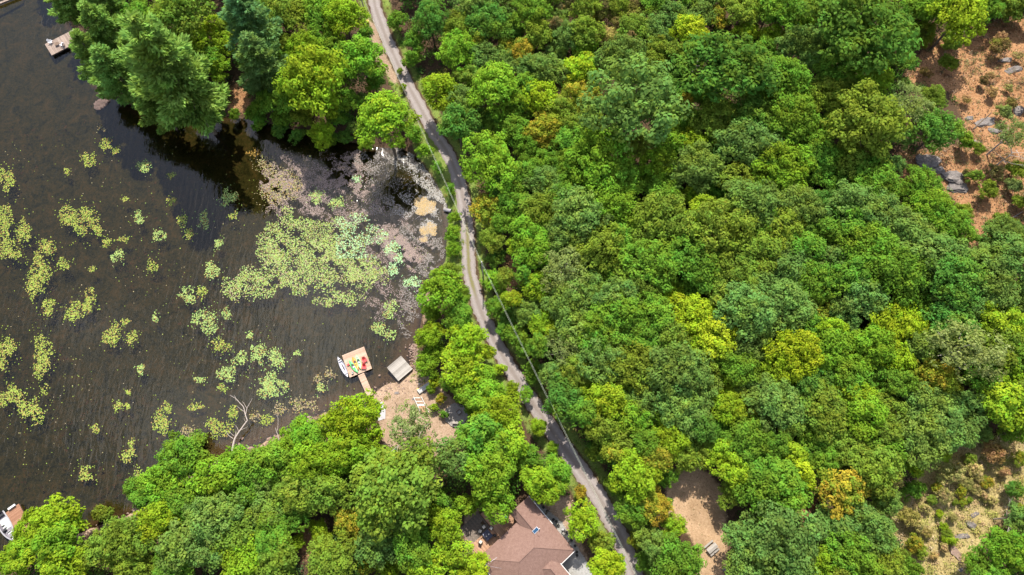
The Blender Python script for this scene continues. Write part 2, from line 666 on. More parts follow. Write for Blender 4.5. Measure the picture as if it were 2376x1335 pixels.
# ------------------------------------------------------------------ ground, lake, road
ZONES = {
    'sand': [[(862, 918), (900, 885), (955, 845), (985, 858), (1012, 880), (1034, 915), (1062, 938), (1085, 965), (1078, 1005), (1045, 1020),
              (1012, 1060), (1003, 1100), (960, 1072), (900, 1062), (880, 1000), (878, 950)],
             [(1075, 1185), (1110, 1180), (1115, 1290), (1085, 1300)], [(1255, 1165), (1320, 1150), (1335, 1215), (1350, 1260), (1365, 1300), (1330, 1275), (1300, 1215)],
             [(850, 40), (872, 60), (900, 140), (925, 190), (915, 195), (880, 150), (845, 90)]],
    'tan': [[(1562, 1092), (1600, 1080), (1645, 1098), (1676, 1135), (1685, 1200), (1688, 1290), (1682, 1350), (1612, 1350), (1622, 1290), (1604, 1250),
             (1550, 1190), (1545, 1130)]],
    'rust': [[(2150, 100), (2250, 50), (2440, 40), (2440, 520), (2310, 565), (2250, 570), (2255, 500), (2200, 450), (2080, 410), (2080, 355), (2235, 340),
              (2235, 265), (2205, 215), (2095, 190)],
             [(1840, 1060), (1900, 1080), (1915, 1140), (1870, 1210), (1840, 1190)],
             [(525, 200), (570, 200), (580, 255), (535, 262)], [(1175, 590), (1205, 590), (1205, 665), (1172, 665)],
             [(690, 1225), (760, 1210), (750, 1270), (700, 1300)]],
    'straw': [[(2070, 1200), (2115, 1120), (2190, 1045), (2290, 1020), (2400, 1030), (2400, 1160), (2335, 1190), (2295, 1245), (2250, 1345), (2120, 1345), (2080, 1260)]],
    'gravel': [[(1224, 1165), (1238, 1158), (1265, 1180), (1304, 1210), (1326, 1248), (1348, 1280), (1376, 1335), (1390, 1400), (1296, 1400),
                (1316, 1326), (1294, 1300), (1322, 1266), (1250, 1192)]],
    'grass': [[(960, 300), (1000, 300), (1068, 430), (1078, 520), (1078, 640), (1040, 660), (985, 665), (1030, 610), (1034, 520), (1032, 465), (1000, 400), (960, 350)],
              [(868, 922), (905, 908), (918, 918), (880, 935)], [(950, 870), (985, 862), (1010, 885), (985, 900), (960, 892)],
              [(640, 1020), (760, 965), (790, 985), (660, 1040)]],
}


def lin(a, b, step):
    return list(np.arange(a, b + 1e-6, step))


xs = np.array([-1500, -900, -600, -420, -320, -250, -200, -170, -150, -140] + lin(-133, 133, .8) + [140, 150, 170, 200, 250, 320, 420, 600, 900, 1500])
ys = np.array([-1200, -700, -420, -260, -160, -100, -65, -45, -34] + lin(-28, 150, .8) + [156, 165, 180, 205, 250, 320, 440, 640, 1000, 1800])
XX, YY = np.meshgrid(xs, ys)
P2 = np.stack([XX.ravel(), YY.ravel()], 1)
Z = terrain(P2)
nx, ny = len(xs), len(ys)
idx = np.arange(nx * ny).reshape(ny, nx)
F = np.stack([idx[:-1, :-1], idx[:-1, 1:], idx[1:, 1:], idx[1:, :-1]], -1).reshape(-1, 4)


ZW = {k: [[G(*p)[:2] for p in poly] for poly in polys] for k, polys in ZONES.items()}


def zone_mask(P, key, w=2.0):
    out = np.zeros(len(P))
    for wp in ZW[key]:
        out = np.maximum(out, np.clip(.5 + poly_sd(P, wp) / w, 0, 1))
    return out


dsh, _ = seg_dist(P2, SHORE)
lake_in = inside(P2, LAKE)
dro, sro = seg_dist(P2, ROAD)
za = np.zeros((len(P2), 4))
zb = np.zeros((len(P2), 4))
za[:, 0] = np.maximum(zone_mask(P2, 'sand'), np.where(lake_in | (YY.ravel() > 52), 0, np.clip(.75 - dsh / 3.0, 0, 1)))
za[:, 1] = zone_mask(P2, 'tan')
za[:, 2] = zone_mask(P2, 'rust', 4.0)
za[:, 3] = zone_mask(P2, 'straw', 4.0)
zb[:, 0] = zone_mask(P2, 'gravel', 1.2)
zb[:, 1] = np.where(lake_in, np.clip(dsh / .8, 0, 1), 0)
zb[:, 2] = np.maximum(zone_mask(P2, 'grass'), np.clip(.85 - np.abs(dro - 2.6) / 2.2, 0, 1))
south = (YY.ravel() < 45)
zb[:, 3] = np.where(lake_in, np.clip(.9 - dsh / np.where(south & (XX.ravel() > -55), 7.0, 2.5), 0, 1), 0)
gm_ = mesh_np("ground", np.column_stack([P2, Z]), F, 4, ground_material(),
              [('zone_a', 'FLOAT_COLOR', 'POINT', za), ('zone_b', 'FLOAT_COLOR', 'POINT', zb)], True)
tag(obj("ground", gm_), "brown forest floor, sandy yard and muddy lake bottom", None, None, "structure")

wv = [(-1500, -1200, 0), (110, -1200, 0), (110, 1800, 0), (-1500, 1800, 0)]
lk = LAKE
lake_me = bpy.data.meshes.new("water")
# a sheet a little larger than the shoreline; the bank rises through its edge
shore_out = []
for i, p in enumerate(SHORE):
    a, b = Vector(SHORE[max(0, i - 1)]), Vector(SHORE[min(len(SHORE) - 1, i + 1)])
    d = (b - a).normalized()
    nrm = Vector((-d.y, d.x))
    shore_out.append(Vector(p) + nrm * .35)
bmw = bmesh.new()
vv = [bmw.verts.new((p[0], p[1], 0.0)) for p in shore_out] + [bmw.verts.new((-900, -260, 0)), bmw.verts.new((-900, 700, 0))]
bmw.faces.new(vv)
bmesh.ops.triangulate(bmw, faces=bmw.faces[:])
for f in bmw.faces:
    if f.normal.z < 0:
        f.normal_flip()
bmw.to_mesh(lake_me)
bmw.free()
lake_me.materials.append(water_material())
tag(obj("water", lake_me), "dark lake water with small ripples", None, None, "structure")


def smooth_line(pts, n):
    pts = [Vector(p) for p in pts]
    out = []
    for i in range(len(pts) - 1):
        p0, p1, p2, p3 = pts[max(0, i - 1)], pts[i], pts[i + 1], pts[min(len(pts) - 1, i + 2)]
        for k in range(n):
            t = k / n
            out.append(.5 * ((2 * p1) + (-p0 + p2) * t + (2 * p0 - 5 * p1 + 4 * p2 - p3) * t * t + (-p0 + 3 * p1 - 3 * p2 + p3) * t ** 3))
    out.append(pts[-1])
    return out


rng = random.Random(5)
cl = smooth_line([(p[0], p[1], 0) for p in ROAD], 8)
V, Fr, AC, GR = [], [], [], []
NW = 9
for i, p in enumerate(cl):
    d = (cl[min(i + 1, len(cl) - 1)] - cl[max(i - 1, 0)]).normalized()
    nrm = Vector((-d.y, d.x, 0))
    py = proj((p.x, p.y, ROAD_Z))[1]
    half = 1.46 + .2 * max(0, (py - 700) / 600) + .10 * math.sin(i * .7) + .07 * math.sin(i * 1.9)
    gr = max(0.0, min(1.0, (py - 500) / 40)) * max(0.0, min(1.0, (700 - py) / 40))
    for k in range(NW):
        u = -1 + 2 * k / (NW - 1)
        hh = half * (1 + (.10 * math.sin(i * 2.3 + k) if abs(u) == 1 else 0))
        q = p - nrm * u * hh
        V.append((q.x, q.y, ROAD_Z + .05 - .05 * u * u * (1.5 if abs(u) == 1 else 1) + .012 * math.cos(u * 6.5)))
        AC.append(u)
        GR.append(gr)
for i in range(len(cl) - 1):
    for k in range(NW - 1):
        a = i * NW + k
        Fr.append((a + 1, a, a + NW, a + NW + 1))
rm = mesh_np("road", V, Fr, 4, road_material(), [('across', 'FLOAT', 'POINT', AC), ('grassy', 'FLOAT', 'POINT', GR)], True)
tag(obj("road", rm), "narrow pale gravel road with two wheel tracks", None, None, "structure")
# ------------------------------------------------------------------ leaves and crowns
def leaf_quads(C, N, S, rs, aspect=.62):
    """rhombic leaf sprays at centres C facing N with half-length S"""
    n = len(C)
    N = N / (np.linalg.norm(N, axis=1, keepdims=True) + 1e-9)
    rv = rs.normal(size=(n, 3))
    T = np.cross(N, rv)
    T /= (np.linalg.norm(T, axis=1, keepdims=True) + 1e-9)
    B = np.cross(N, T)
    S = np.asarray(S)[:, None]
    V = np.stack([C + T * S, C + B * S * aspect + N * S * .18, C - T * S, C - B * S * aspect + N * S * .18], 1).reshape(-1, 3)
    Fq = np.arange(n * 4).reshape(n, 4)
    return V, Fq


def rdir(rs, n, zmin=-1.0):
    z = rs.uniform(zmin, 1, n)
    a = rs.uniform(0, 2 * math.pi, n)
    r = np.sqrt(1 - z * z)
    return np.stack([r * np.cos(a), r * np.sin(a), z], 1)


def crown_points(rs, Rc, nring, lobe, nl, vert=.85):
    """lobe centres over the tops of several sub-crowns"""
    subs = [(np.array([0, 0, .22 * Rc]), .58 * Rc)]
    a0 = rs.uniform(0, 6.28)
    for k in range(nring):
        a = a0 + 6.283 * k / nring + rs.uniform(-.3, .3)
        d = Rc * rs.uniform(.40, .78)
        rad = Rc * rs.uniform(.22, .43)
        subs.append((np.array([d * math.cos(a), d * math.sin(a), Rc * (.22 - .62 * (d / Rc) ** 2 + rs.uniform(-.12, .14))]), rad))
    L, RL, SUB = [], [], []
    tot = sum(s[1] ** 2 for s in subs)
    for si, (c, rad) in enumerate(subs):
        m = int(nl * rad * rad / tot * 1.5)
        D = rdir(rs, m, -.55)
        q = c + D * rad * rs.uniform(.62, 1.22, (m, 1)) * np.array([1, 1, vert])
        for i in range(m):
            ok = True
            for sj, (c2, r2) in enumerate(subs):
                if sj != si and np.linalg.norm((q[i] - c2) / np.array([1, 1, vert])) < r2 * .72:
                    ok = False
                    break
            if ok:
                L.append(q[i])
                RL.append(lobe * rs.uniform(.45, 1.25))
                SUB.append(si)
    return np.array(L), np.array(RL), np.array(SUB)


def broadleaf(name, seed, Rc, lobe, nl, per, leaf, nring=6, vert=.85, up=.55):
    rs = np.random.RandomState(seed)
    L, RL, SUB = crown_points(rs, Rc, nring, lobe, nl, vert)
    subtint = rs.uniform(.3, .7, nring + 1)
    subtip = rs.uniform(0, 1, nring + 1)
    C, N, S, T, TIP = [], [], [], [], []
    for c, r, sb in zip(L, RL, SUB):
        m = max(8, int(per * (r / lobe) ** 2))
        D = rdir(rs, m, -.5)
        rad = r * rs.uniform(.45, 1.12, (m, 1))
        C.append(c + D * rad * np.array([1, 1, .72]))
        N.append(D * .85 + np.array([0, 0, up]) + rs.normal(size=(m, 3)) * .28)
        S.append(leaf * rs.uniform(.6, 1.25, m))
        lt = subtint[sb] + rs.uniform(-.22, .22)
        T.append(np.clip(lt + rs.normal(size=m) * .16, 0, 1))
        tp = rs.uniform(0, 1) * .38 + .42 * subtip[sb] + .2 * (c[2] / Rc * .5 + .5)
        TIP.append(np.clip(tp + rs.normal(size=m) * .08, 0, 1))
    # sparse shaded leaves inside and below, so that the crown has a body
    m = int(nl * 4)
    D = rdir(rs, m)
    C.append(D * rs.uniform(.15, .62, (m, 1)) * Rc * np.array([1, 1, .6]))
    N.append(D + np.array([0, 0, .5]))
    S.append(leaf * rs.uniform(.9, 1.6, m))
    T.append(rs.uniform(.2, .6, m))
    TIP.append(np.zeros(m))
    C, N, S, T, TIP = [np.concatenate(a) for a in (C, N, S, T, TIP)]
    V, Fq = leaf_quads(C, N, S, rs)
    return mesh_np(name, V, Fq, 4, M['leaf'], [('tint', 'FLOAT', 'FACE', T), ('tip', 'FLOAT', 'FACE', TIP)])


def pine(name, seed, Rc, Hc, whorls, per):
    """white pine: flat plumes of needle tufts on whorled branches; apex at z = Hc"""
    rs = np.random.RandomState(seed)
    C, N, S, T, AX = [], [], [], [], []
    for w in range(whorls):
        t = w / (whorls - 1)
        z = Hc * (1 - t) ** .9 * .95 + .1 * Hc * rs.uniform(-.3, .3)
        reach = Rc * (.10 + .95 * t ** .75) * (1.0 if t < .85 else .8)
        nb = rs.randint(4, 7)
        a0 = rs.uniform(0, 6.28)
        for b in range(nb):
            a = a0 + 6.283 * b / nb + rs.uniform(-.35, .35)
            ln = reach * rs.uniform(.6, 1.18)
            d = np.array([math.cos(a), math.sin(a), 0])
            side = np.array([-d[1], d[0], 0])
            rise = rs.uniform(.02, .28) * ln
            n = int(per * (ln / Rc) ** 1.2) + 14
            s = rs.uniform(.08, 1.0, n) ** .75
            wd = .30 * ln * np.sin(np.clip(s, 0, 1) * math.pi * .86 + .15)
            off = rs.uniform(-1, 1, n)
            c = np.array([0, 0, z]) + d * (s * ln)[:, None] + side * (off * wd)[:, None]
            c[:, 2] += rise * s * s + rs.normal(size=n) * .14
            ax = d * (.7 + .3 * s)[:, None] + side * off[:, None] * .8 + rs.normal(size=(n, 3)) * .25 + np.array([0, 0, .35])
            C.append(c)
            AX.append(ax)
            S.append(rs.uniform(.26, .50, n))
            T.append(np.clip(rs.uniform(.3, .7) + rs.normal(size=n) * .15 + (s - .6) * .35, 0, 1))
    C, AX, S, T = [np.concatenate(a) for a in (C, AX, S, T)]
    n = len(C)
    AX /= np.linalg.norm(AX, axis=1, keepdims=True)
    U = np.cross(AX, rs.normal(size=(n, 3)))
    U /= np.linalg.norm(U, axis=1, keepdims=True)
    s_ = S[:, None]
    V = np.stack([C - AX * s_ * .5, C + U * s_ * .30, C + AX * s_, C - U * s_ * .30], 1).reshape(-1, 3)
    return mesh_np(name, V, np.arange(n * 4).reshape(n, 4), 4, M['leaf'], [('tint', 'FLOAT', 'FACE', T), ('tip', 'FLOAT', 'FACE', np.zeros(n))])


def trunk_mesh(name, seed, h, r, Rc, mat, limbs=5):
    rr = random.Random(seed)
    mb = MB()
    top = h + .35 * Rc
    pts = [(0, 0, -.3), (0, 0, .25), (rr.uniform(-.1, .1), rr.uniform(-.1, .1), h * .5), (rr.uniform(-.2, .2), rr.uniform(-.2, .2), h * .85), (0, 0, top)]
    mb.tube(pts, [r * 1.35, r, r * .82, r * .62, r * .15], 7)
    for k in range(limbs):
        a = 6.283 * k / limbs + rr.uniform(-.4, .4)
        z0 = h * rr.uniform(.55, .85)
        ln = Rc * rr.uniform(.5, .72)
        d = Vector((math.cos(a), math.sin(a), 0))
        mb.tube([Vector((0, 0, z0)), Vector((0, 0, z0)) + d * ln * .5 + Vector((0, 0, ln * .28)), Vector((0, 0, z0)) + d * ln + Vector((0, 0, ln * .45))],
                [r * .5, r * .34, r * .1], 5)
    me = bpy.data.meshes.new(name)
    me.from_pydata(mb.v, [], mb.f)
    me.materials.append(mat)
    return me


# prototypes: (crown radius, crown centre height, crowns, trunks)
PROTO = {
    'L': dict(R=5.2, h=8.2, crowns=[broadleaf("broad_crown", 11 + i, 5.2, .85, 165, 42, .235, 8 + i % 3, .72) for i in range(6)],
              trunks=[trunk_mesh("trunk", i, 8.2, .26, 5.2, M['bark']) for i in range(2)]),
    'M': dict(R=3.5, h=6.3, crowns=[broadleaf("medium_crown", 31 + i, 3.5, .68, 110, 42, .20, 6 + i % 3, .85) for i in range(5)],
              trunks=[trunk_mesh("trunk", 10 + i, 6.3, .18, 3.5, M['bark']) for i in range(2)]),
    'S': dict(R=2.1, h=2.5, crowns=[broadleaf("small_crown", 51 + i, 2.1, .50, 62, 36, .165, 5, .95) for i in range(4)],
              trunks=[trunk_mesh("trunk", 20 + i, 2.5, .09, 2.1, M['bark'], 4) for i in range(2)]),
    'T': dict(R=2.1, h=6.6, crowns=None, trunks=[trunk_mesh("trunk", 25 + i, 6.6, .11, 2.1, M['bark'], 4) for i in range(2)]),
    'P': dict(R=4.6, h=4.2, crowns=[pine("pine_crown", 71 + i, 4.6, 11.5, 16, 300) for i in range(3)],
              trunks=[trunk_mesh("trunk", 30 + i, 13.0, .24, 1.6, M['bark'], 3) for i in range(2)]),
    'O': dict(R=4.4, h=8.0, crowns=[broadleaf("open_crown", 81 + i, 4.4, .62, 120, 26, .17, 6, .7) for i in range(2)],
              trunks=[trunk_mesh("trunk", 40 + i, 8.0, .2, 4.4, M['greybark'], 9) for i in range(2)]),
}

PROTO['W'] = dict(R=3.5, h=2.6, crowns=PROTO['M']['crowns'], trunks=[trunk_mesh("trunk", 28, 2.6, .14, 3.5, M['bark'], 5)])
PROTO['T']['crowns'] = PROTO['S']['crowns']
# leaf colours: code -> (base, tip, tip amount, colour words)
LC = {
    'd': ((.070, .165, .026), (.10, .20, .035), .25, "dark green"),
    'g': ((.098, .205, .022), (.15, .26, .028), .30, "mid green"),
    'v': ((.132, .262, .021), (.20, .32, .025), .35, "bright green"),
    'b': ((.108, .190, .042), (.16, .23, .05), .30, "grey-green"),
    'o': ((.135, .205, .026), (.20, .24, .03), .35, "olive green"),
    'y': ((.170, .280, .017), (.27, .34, .020), .42, "yellow-green"),
    'Y': ((.215, .325, .016), (.34, .38, .020), .45, "bright yellow-green"),
    'k': ((.170, .215, .022), (.36, .26, .03), .50, "orange-tinged"),
    't': ((.290, .255, .085), (.48, .32, .17), .50, "pale tan"),
    'r': ((.290, .170, .080), (.46, .26, .14), .55, "rusty brown"),
    'u': ((.110, .095, .040), (.22, .13, .06), .45, "brownish"),
    'P': ((.185, .305, .066), (.11, .2, .05), 0.0, "soft green"),
    'B': ((.125, .240, .085), (.1, .2, .1), 0.0, "blue-green"),
    's': ((.155, .205, .065), (.25, .28, .11), .35, "silvery green"),
}

# crowns as seen: x, y of the crown, its width, colour
TREES = """
165,8,100,P 255,88,108,P 236,152,92,P 310,45,100,g 425,40,130,o 370,118,110,y 425,205,185,P 290,195,115,P 500,60,60,y 515,100,65,y 592,85,130,B 612,165,110,B 470,140,75,g
505,155,60,v 560,15,80,o 645,25,90,o 735,35,90,g 740,90,70,g 800,45,100,y 710,115,85,y 660,150,70,g 840,142,105,v 735,190,150,y 672,228,80,g 748,305,62,y 890,268,118,y 838,235,38,b
640,90,60,o 780,110,60,g 920,50,48,g 1000,50,90,d 960,95,50,g 955,138,50,g 1100,20,80,b 1135,50,100,d 1060,120,92,v 1108,88,46,k 1132,132,72,b 1022,215,85,y 1070,240,92,b
1150,210,112,v 1065,292,85,d 1135,375,145,v 1175,112,54,k 1190,70,60,d 1090,180,60,o 1190,300,70,g
1233,35,92,g 1300,42,52,b 1250,82,74,o 1213,120,62,k 1357,80,76,o 1357,112,62,v 1387,42,32,k 1413,85,50,t 1440,140,108,b 1520,65,82,b 1600,72,84,Y 1663,45,52,k 1720,30,72,o
1563,125,46,o 1510,155,62,o 1347,165,88,Y 1343,220,88,k 1270,160,82,b 1253,228,78,Y 1263,300,92,k 1218,205,72,g 1467,245,190,b 1590,238,40,k 1547,205,62,d 1693,150,180,d 1735,72,52,y
1783,30,72,g 1773,200,92,g 1653,235,62,g 1667,280,102,o 1750,270,112,d 1733,335,122,b 1553,307,60,v 1387,365,132,v 1330,328,92,g 1333,288,52,o 1483,340,72,o 1607,335,72,y 1617,395,112,b
1533,390,92,v 1433,415,112,g 1267,425,92,b 1713,420,82,o 1780,405,82,g 1222,345,62,g 1420,320,60,g 1300,380,60,g 1660,340,60,g 1200,250,60,g
1820,27,100,g 1990,43,195,d 1866,57,46,y 1853,103,92,b 1790,85,52,y 2136,77,66,k 2220,43,112,y 2326,17,92,o 2110,25,52,g 1976,105,112,d 1936,163,92,g 2022,180,92,v 1990,222,36,Y 1826,187,112,g
1920,223,92,o 1836,277,112,g 2010,287,142,o 2110,240,112,s 2160,227,100,o 2176,300,132,d 2096,193,52,b 1816,377,122,v 1916,360,82,g 1983,387,72,o 2076,383,82,b 2030,423,102,g 2143,423,92,g
2345,313,96,s 2360,393,52,o 2206,96,50,o 2290,25,60,g 2066,120,60,d 1880,330,70,g 1930,290,60,g 2240,330,50,g
1190,470,78,g 1167,440,70,d 1250,492,102,o 1317,470,82,g 1340,505,122,b 1417,473,112,v 1533,500,122,o 1533,455,82,g 1613,458,62,y 1633,495,82,y 1673,532,132,o 1733,472,122,b 1773,528,82,g
1233,538,92,v 1240,588,92,v 1310,552,102,b 1387,578,112,o 1430,555,82,g 1460,535,72,g 1517,612,122,g 1613,612,122,g 1700,618,122,o 1767,585,92,o 1310,618,112,s 1360,652,82,b 1483,652,102,o
1250,665,72,y 1320,698,112,b 1433,692,102,b 1490,708,82,g 1693,672,112,o 1553,692,72,Y 1605,735,112,Y 1660,785,115,Y 1733,722,132,b 1783,678,82,b 1433,732,112,g 1517,745,92,g 1333,762,102,b
1383,768,92,g 1257,755,72,y 1413,788,112,g 1493,785,92,g 1553,788,92,o 1310,812,82,s 1400,832,112,b 1477,845,122,o 1567,862,132,b 1630,845,92,o 1713,855,92,g 1740,798,102,b 1420,855,52,y
1690,875,62,y 1787,852,62,y 1240,862,52,g 1283,868,62,b 1340,862,82,o 1590,550,80,g 1470,590,70,g 1560,580,60,d 1660,440,60,g
1803,488,102,b 1850,478,92,b 1820,528,92,o 1990,478,112,b 2043,495,102,b 1963,515,92,g 2160,485,142,v 2236,492,72,o 2103,538,92,b 2210,532,112,g 1870,585,92,g 1793,578,82,g 1926,545,72,g
2003,555,112,g 2030,588,112,g 2076,632,122,g 2150,585,122,b 2203,585,92,b 2300,572,62,y 2326,548,102,b 2350,605,112,b 1836,612,92,b 1886,652,102,g 1933,652,82,g 1936,605,82,b 1990,645,92,g
2086,685,42,y 2210,652,122,d 2293,645,112,b 1826,705,122,b 1910,712,62,k 1943,712,42,b 2003,692,102,b 2076,755,112,Y 2113,758,72,Y 2160,715,72,g 2220,712,92,b 2260,692,82,b 2310,692,92,b
2316,745,92,y 2363,758,62,y 2210,762,112,d 2223,812,142,s 2310,805,92,o 1843,822,112,Y 1943,812,112,v 1933,762,52,Y 2023,805,92,v 2080,828,82,Y 2126,805,82,b 1810,865,82,y 1963,865,92,g
2020,860,72,g 2160,878,92,k 2276,878,82,g 2330,872,82,y 2356,838,82,g 2120,665,70,d 1920,470,70,d 2100,440,60,g 2270,600,70,b 1790,640,60,g 1880,760,70,g 1880,535,60,d
1360,910,62,y 1407,930,92,y 1310,928,92,d 1473,968,82,v 1510,918,102,b 1570,933,112,b 1600,963,92,b 1690,950,82,y 1747,950,62,k 1693,903,62,y 1633,905,82,b 1780,930,92,b 1743,1020,112,g
1560,1020,82,y 1447,1020,82,o 1387,995,82,o 1427,1053,52,k 1387,1048,62,d 1527,1065,62,k 1630,1045,72,o 1673,1045,52,y 1473,1105,112,y 1510,1170,82,k 1467,1183,72,g 1547,1170,42,v
1703,1090,92,y 1700,1143,102,o 1773,1143,112,g 1767,1077,92,g 1563,1223,102,y 1517,1267,72,b 1477,1253,40,k 1500,1300,62,g 1567,1312,112,g 1733,1250,142,b 1740,1305,112,b 1500,1030,60,g 1630,990,60,d 1350,960,60,g
1670,1000,70,g 1430,1125,50,g 1440,1070,50,d
1220,915,62,v 1160,965,112,y 1250,990,72,y 1283,1038,52,v 1293,1100,102,v 1253,1123,82,y 1347,1143,42,k 1350,1207,76,Y 1393,1257,62,o 1407,1313,82,Y 1430,1300,42,v 1220,1060,70,g 1190,900,60,y
1806,940,112,b 1910,950,122,o 2006,963,92,v 1976,910,82,y 2060,957,82,o 2136,933,92,b 2176,973,112,b 2143,1007,132,b 2193,898,62,k 2243,947,82,b 2273,970,42,k 2336,940,102,y 2356,1000,92,g
1836,1050,62,y 1796,1033,62,g 1860,1097,62,Y 1813,1130,132,g 1963,1043,82,o 2053,1050,82,g 2033,1087,112,o 2123,1090,62,y 2190,1050,50,y 2206,1096,70,t 2262,1090,50,t 2300,1050,60,r 1960,1140,106,k
2070,1117,50,t 2053,1167,102,b 2120,1137,60,g 2190,1150,44,t 1890,1128,52,t 2350,1137,52,d 1936,1230,92,b 1990,1207,92,b 2026,1240,112,b 1883,1250,52,t 1820,1250,152,b 1910,1300,82,y 1983,1290,112,g
2050,1307,116,o 2112,1318,60,g 2120,1262,50,k 2203,1252,36,y 2335,1278,140,v 2260,1307,72,g 2366,1180,40,k 2108,1200,54,t 1900,1010,70,g 1870,900,60,d 2090,890,60,g 2000,1010,70,g
423,1063,112,g 387,1120,92,v 340,1142,82,g 500,1117,102,v 550,1080,92,v 590,1090,82,g 433,1167,92,g 367,1207,92,y 300,1250,112,o 245,1273,92,o 127,1210,106,y 70,1230,76,y 143,1257,102,v
45,1292,92,y 160,1310,92,y 500,1207,122,b 417,1273,102,b 400,1318,92,g 483,1273,102,b 540,1240,102,o 560,1300,102,y 317,1310,82,o 583,1273,72,g 236,1190,46,o 448,1030,50,o 470,1150,60,g
818,975,120,Y 845,1045,80,y 952,1003,110,s 717,1020,92,v 680,1036,84,v 630,1077,102,g 733,1077,112,y 800,1057,102,y 700,1137,112,o 770,1143,92,o 623,1130,82,b 917,1130,190,o 897,1077,84,y
950,1082,76,o 993,1143,56,v 1047,1063,92,b 1133,1090,122,v 1147,1165,82,v 1083,1173,60,v 1120,917,92,v 1120,1013,102,g 1173,1030,102,y 933,1195,102,b 1033,1223,82,y 877,1190,82,g 807,1213,72,k
743,1233,52,y 633,1250,92,g 640,1307,92,o 687,1263,42,y 767,1303,112,o 843,1320,52,k 900,1317,52,y 877,1267,92,b 953,1267,92,g 983,1313,82,y 1047,1287,82,y 1100,1322,72,Y 610,1200,82,b 680,1200,70,g
560,1160,80,g 1020,1160,60,g
1310,15,52,u 1400,18,60,u 1440,58,50,u 1480,22,58,u 1290,62,42,u 1465,92,42,u 1175,28,44,u 1345,45,40,u 600,284,36,g 650,300,40,d 690,312,36,d 770,322,34,g 800,318,36,d 850,335,34,g 930,332,28,g 545,268,30,g
340,90,90,g 450,100,90,y 540,60,70,o 620,30,70,g 690,40,80,o 770,30,70,y 690,170,70,o 620,235,60,g 780,170,80,g 800,230,60,g 480,235,90,P 335,140,90,P 262,30,100,P 370,250,96,P 850,78,44,g 870,195,44,g 655,275,50,g 780,275,50,g 700,270,50,o 825,300,40,b 590,262,44,g 250,205,50,P 760,240,60,y
1023,678,92,v 1067,692,76,g 1067,738,72,g 1000,722,50,v 1000,780,62,y 1080,798,102,Y 1127,818,62,Y 993,845,60,v 1073,855,92,y 1160,858,56,Y 1120,875,72,v 1052,890,52,g 1010,815,50,v
1133,488,76,k 1167,512,72,g 1140,555,62,o 1192,568,42,y 1147,655,56,v 1173,640,48,o 1147,712,62,g 1167,765,62,g 1187,695,50,y 1180,738,52,d 1150,600,46,d 1215,640,50,g 1215,810,50,g 1200,780,56,g
960,310,46,v 987,350,36,v 1050,545,40,v 1052,580,34,v 1045,630,44,o 1015,390,30,g 1045,440,32,g 935,205,34,y 928,165,30,o 1055,505,30,v 1030,640,40,y 1008,885,34,y
2318,110,40,u 2280,190,30,u 2242,232,26,r 2302,215,30,r 2345,240,32,u 2270,345,34,o 2310,402,44,u 2248,402,30,u 2130,1218,36,t 2180,1192,26,y 2240,1122,36,t 2172,1132,36,k 2210,1202,24,t 2262,1135,30,t 2140,1282,36,o 2190,1272,28,t 2100,1290,40,o 2215,1090,44,k 2250,1070,40,o 2290,1120,36,k 2160,1160,30,o 2235,1165,24,k 2195,1240,30,o 2300,1160,30,t 2330,520,60,o 2285,560,40,y 2365,540,60,b 2350,430,40,s 2215,1165,22,o
1078,905,64,v 1022,926,24,k 1006,946,20,y 1030,962,20,g 1000,905,24,g 1098,948,50,g
2318,90,30,r 2340,206,22,t 2200,150,50,o 2150,170,34,r 2330,262,40,s 2296,178,24,r 2262,410,40,o 2292,440,50,o 2365,470,40,o 2362,130,26,t
2282,1150,26,t 2150,1236,30,t 2168,1290,24,r 2230,1140,34,k 2330,1095,34,r 2365,1064,40,k 2190,1222,26,y 2148,1180,30,t 2250,1160,20,o
"""
LAND = [("the bare dirt clearing", 1610, 1170), ("the brown roofed house", 1220, 1290), ("the dock with green kayaks", 850, 860),
        ("the grey swim platform", 926, 856), ("the rusty rocky opening", 2290, 230), ("the tan rocky opening", 2230, 1190), ("the far end of the road", 880, 20),
        ("the culvert pipe", 1040, 490), ("the leaning bare trunk", 550, 990), ("the moored motorboat", 20, 1225), ("the dock with white chairs", 140, 105),
        ("the bare grey dead tree", 1597, 180), ("the utility pole", 1121, 640), ("the big yellow mid-forest trees", 1630, 760), ("the yellow pair on the far slope", 2095, 756),
        ("the grey cliff slab", 2150, 380), ("the road bend by the bay", 1086, 560), ("the largest dark oak", 1990, 43), ("the blue-green pine", 592, 90),
        ("the picnic table", 1650, 1270), ("the fire pit", 1062, 960), ("the lone shore tree", 890, 270), ("the tall bright maple by the walkway", 818, 975)]
trees = []
for tok in TREES.split():
    a = tok.split(',')
    trees.append((int(a[0]), int(a[1]), int(a[2]), a[3]))
fill_rng = np.random.RandomState(21)
arr = np.array([(t[0], t[1], t[2]) for t in trees], float)
LAKE_PXP = SHORE_PX + [(-300, 1400), (-300, -300)]
n_fill = 0
cnd = np.stack([fill_rng.uniform(1060, 2390, 9000), fill_rng.uniform(-10, 1345, 9000)], 1)
okf = seg_dist(cnd, ROAD_PX)[0] > 56
okf &= cnd[:, 0] > np.interp(cnd[:, 1], [p_[1] for p_ in ROAD_PX], [p_[0] for p_ in ROAD_PX]) + 45
okf &= ~((cnd[:, 0] < 1400) & (cnd[:, 1] > 1120))
for key in ('rust', 'tan', 'gravel', 'straw'):
    for z_ in ZONES[key]:
        okf &= poly_sd(cnd, z_) < -18
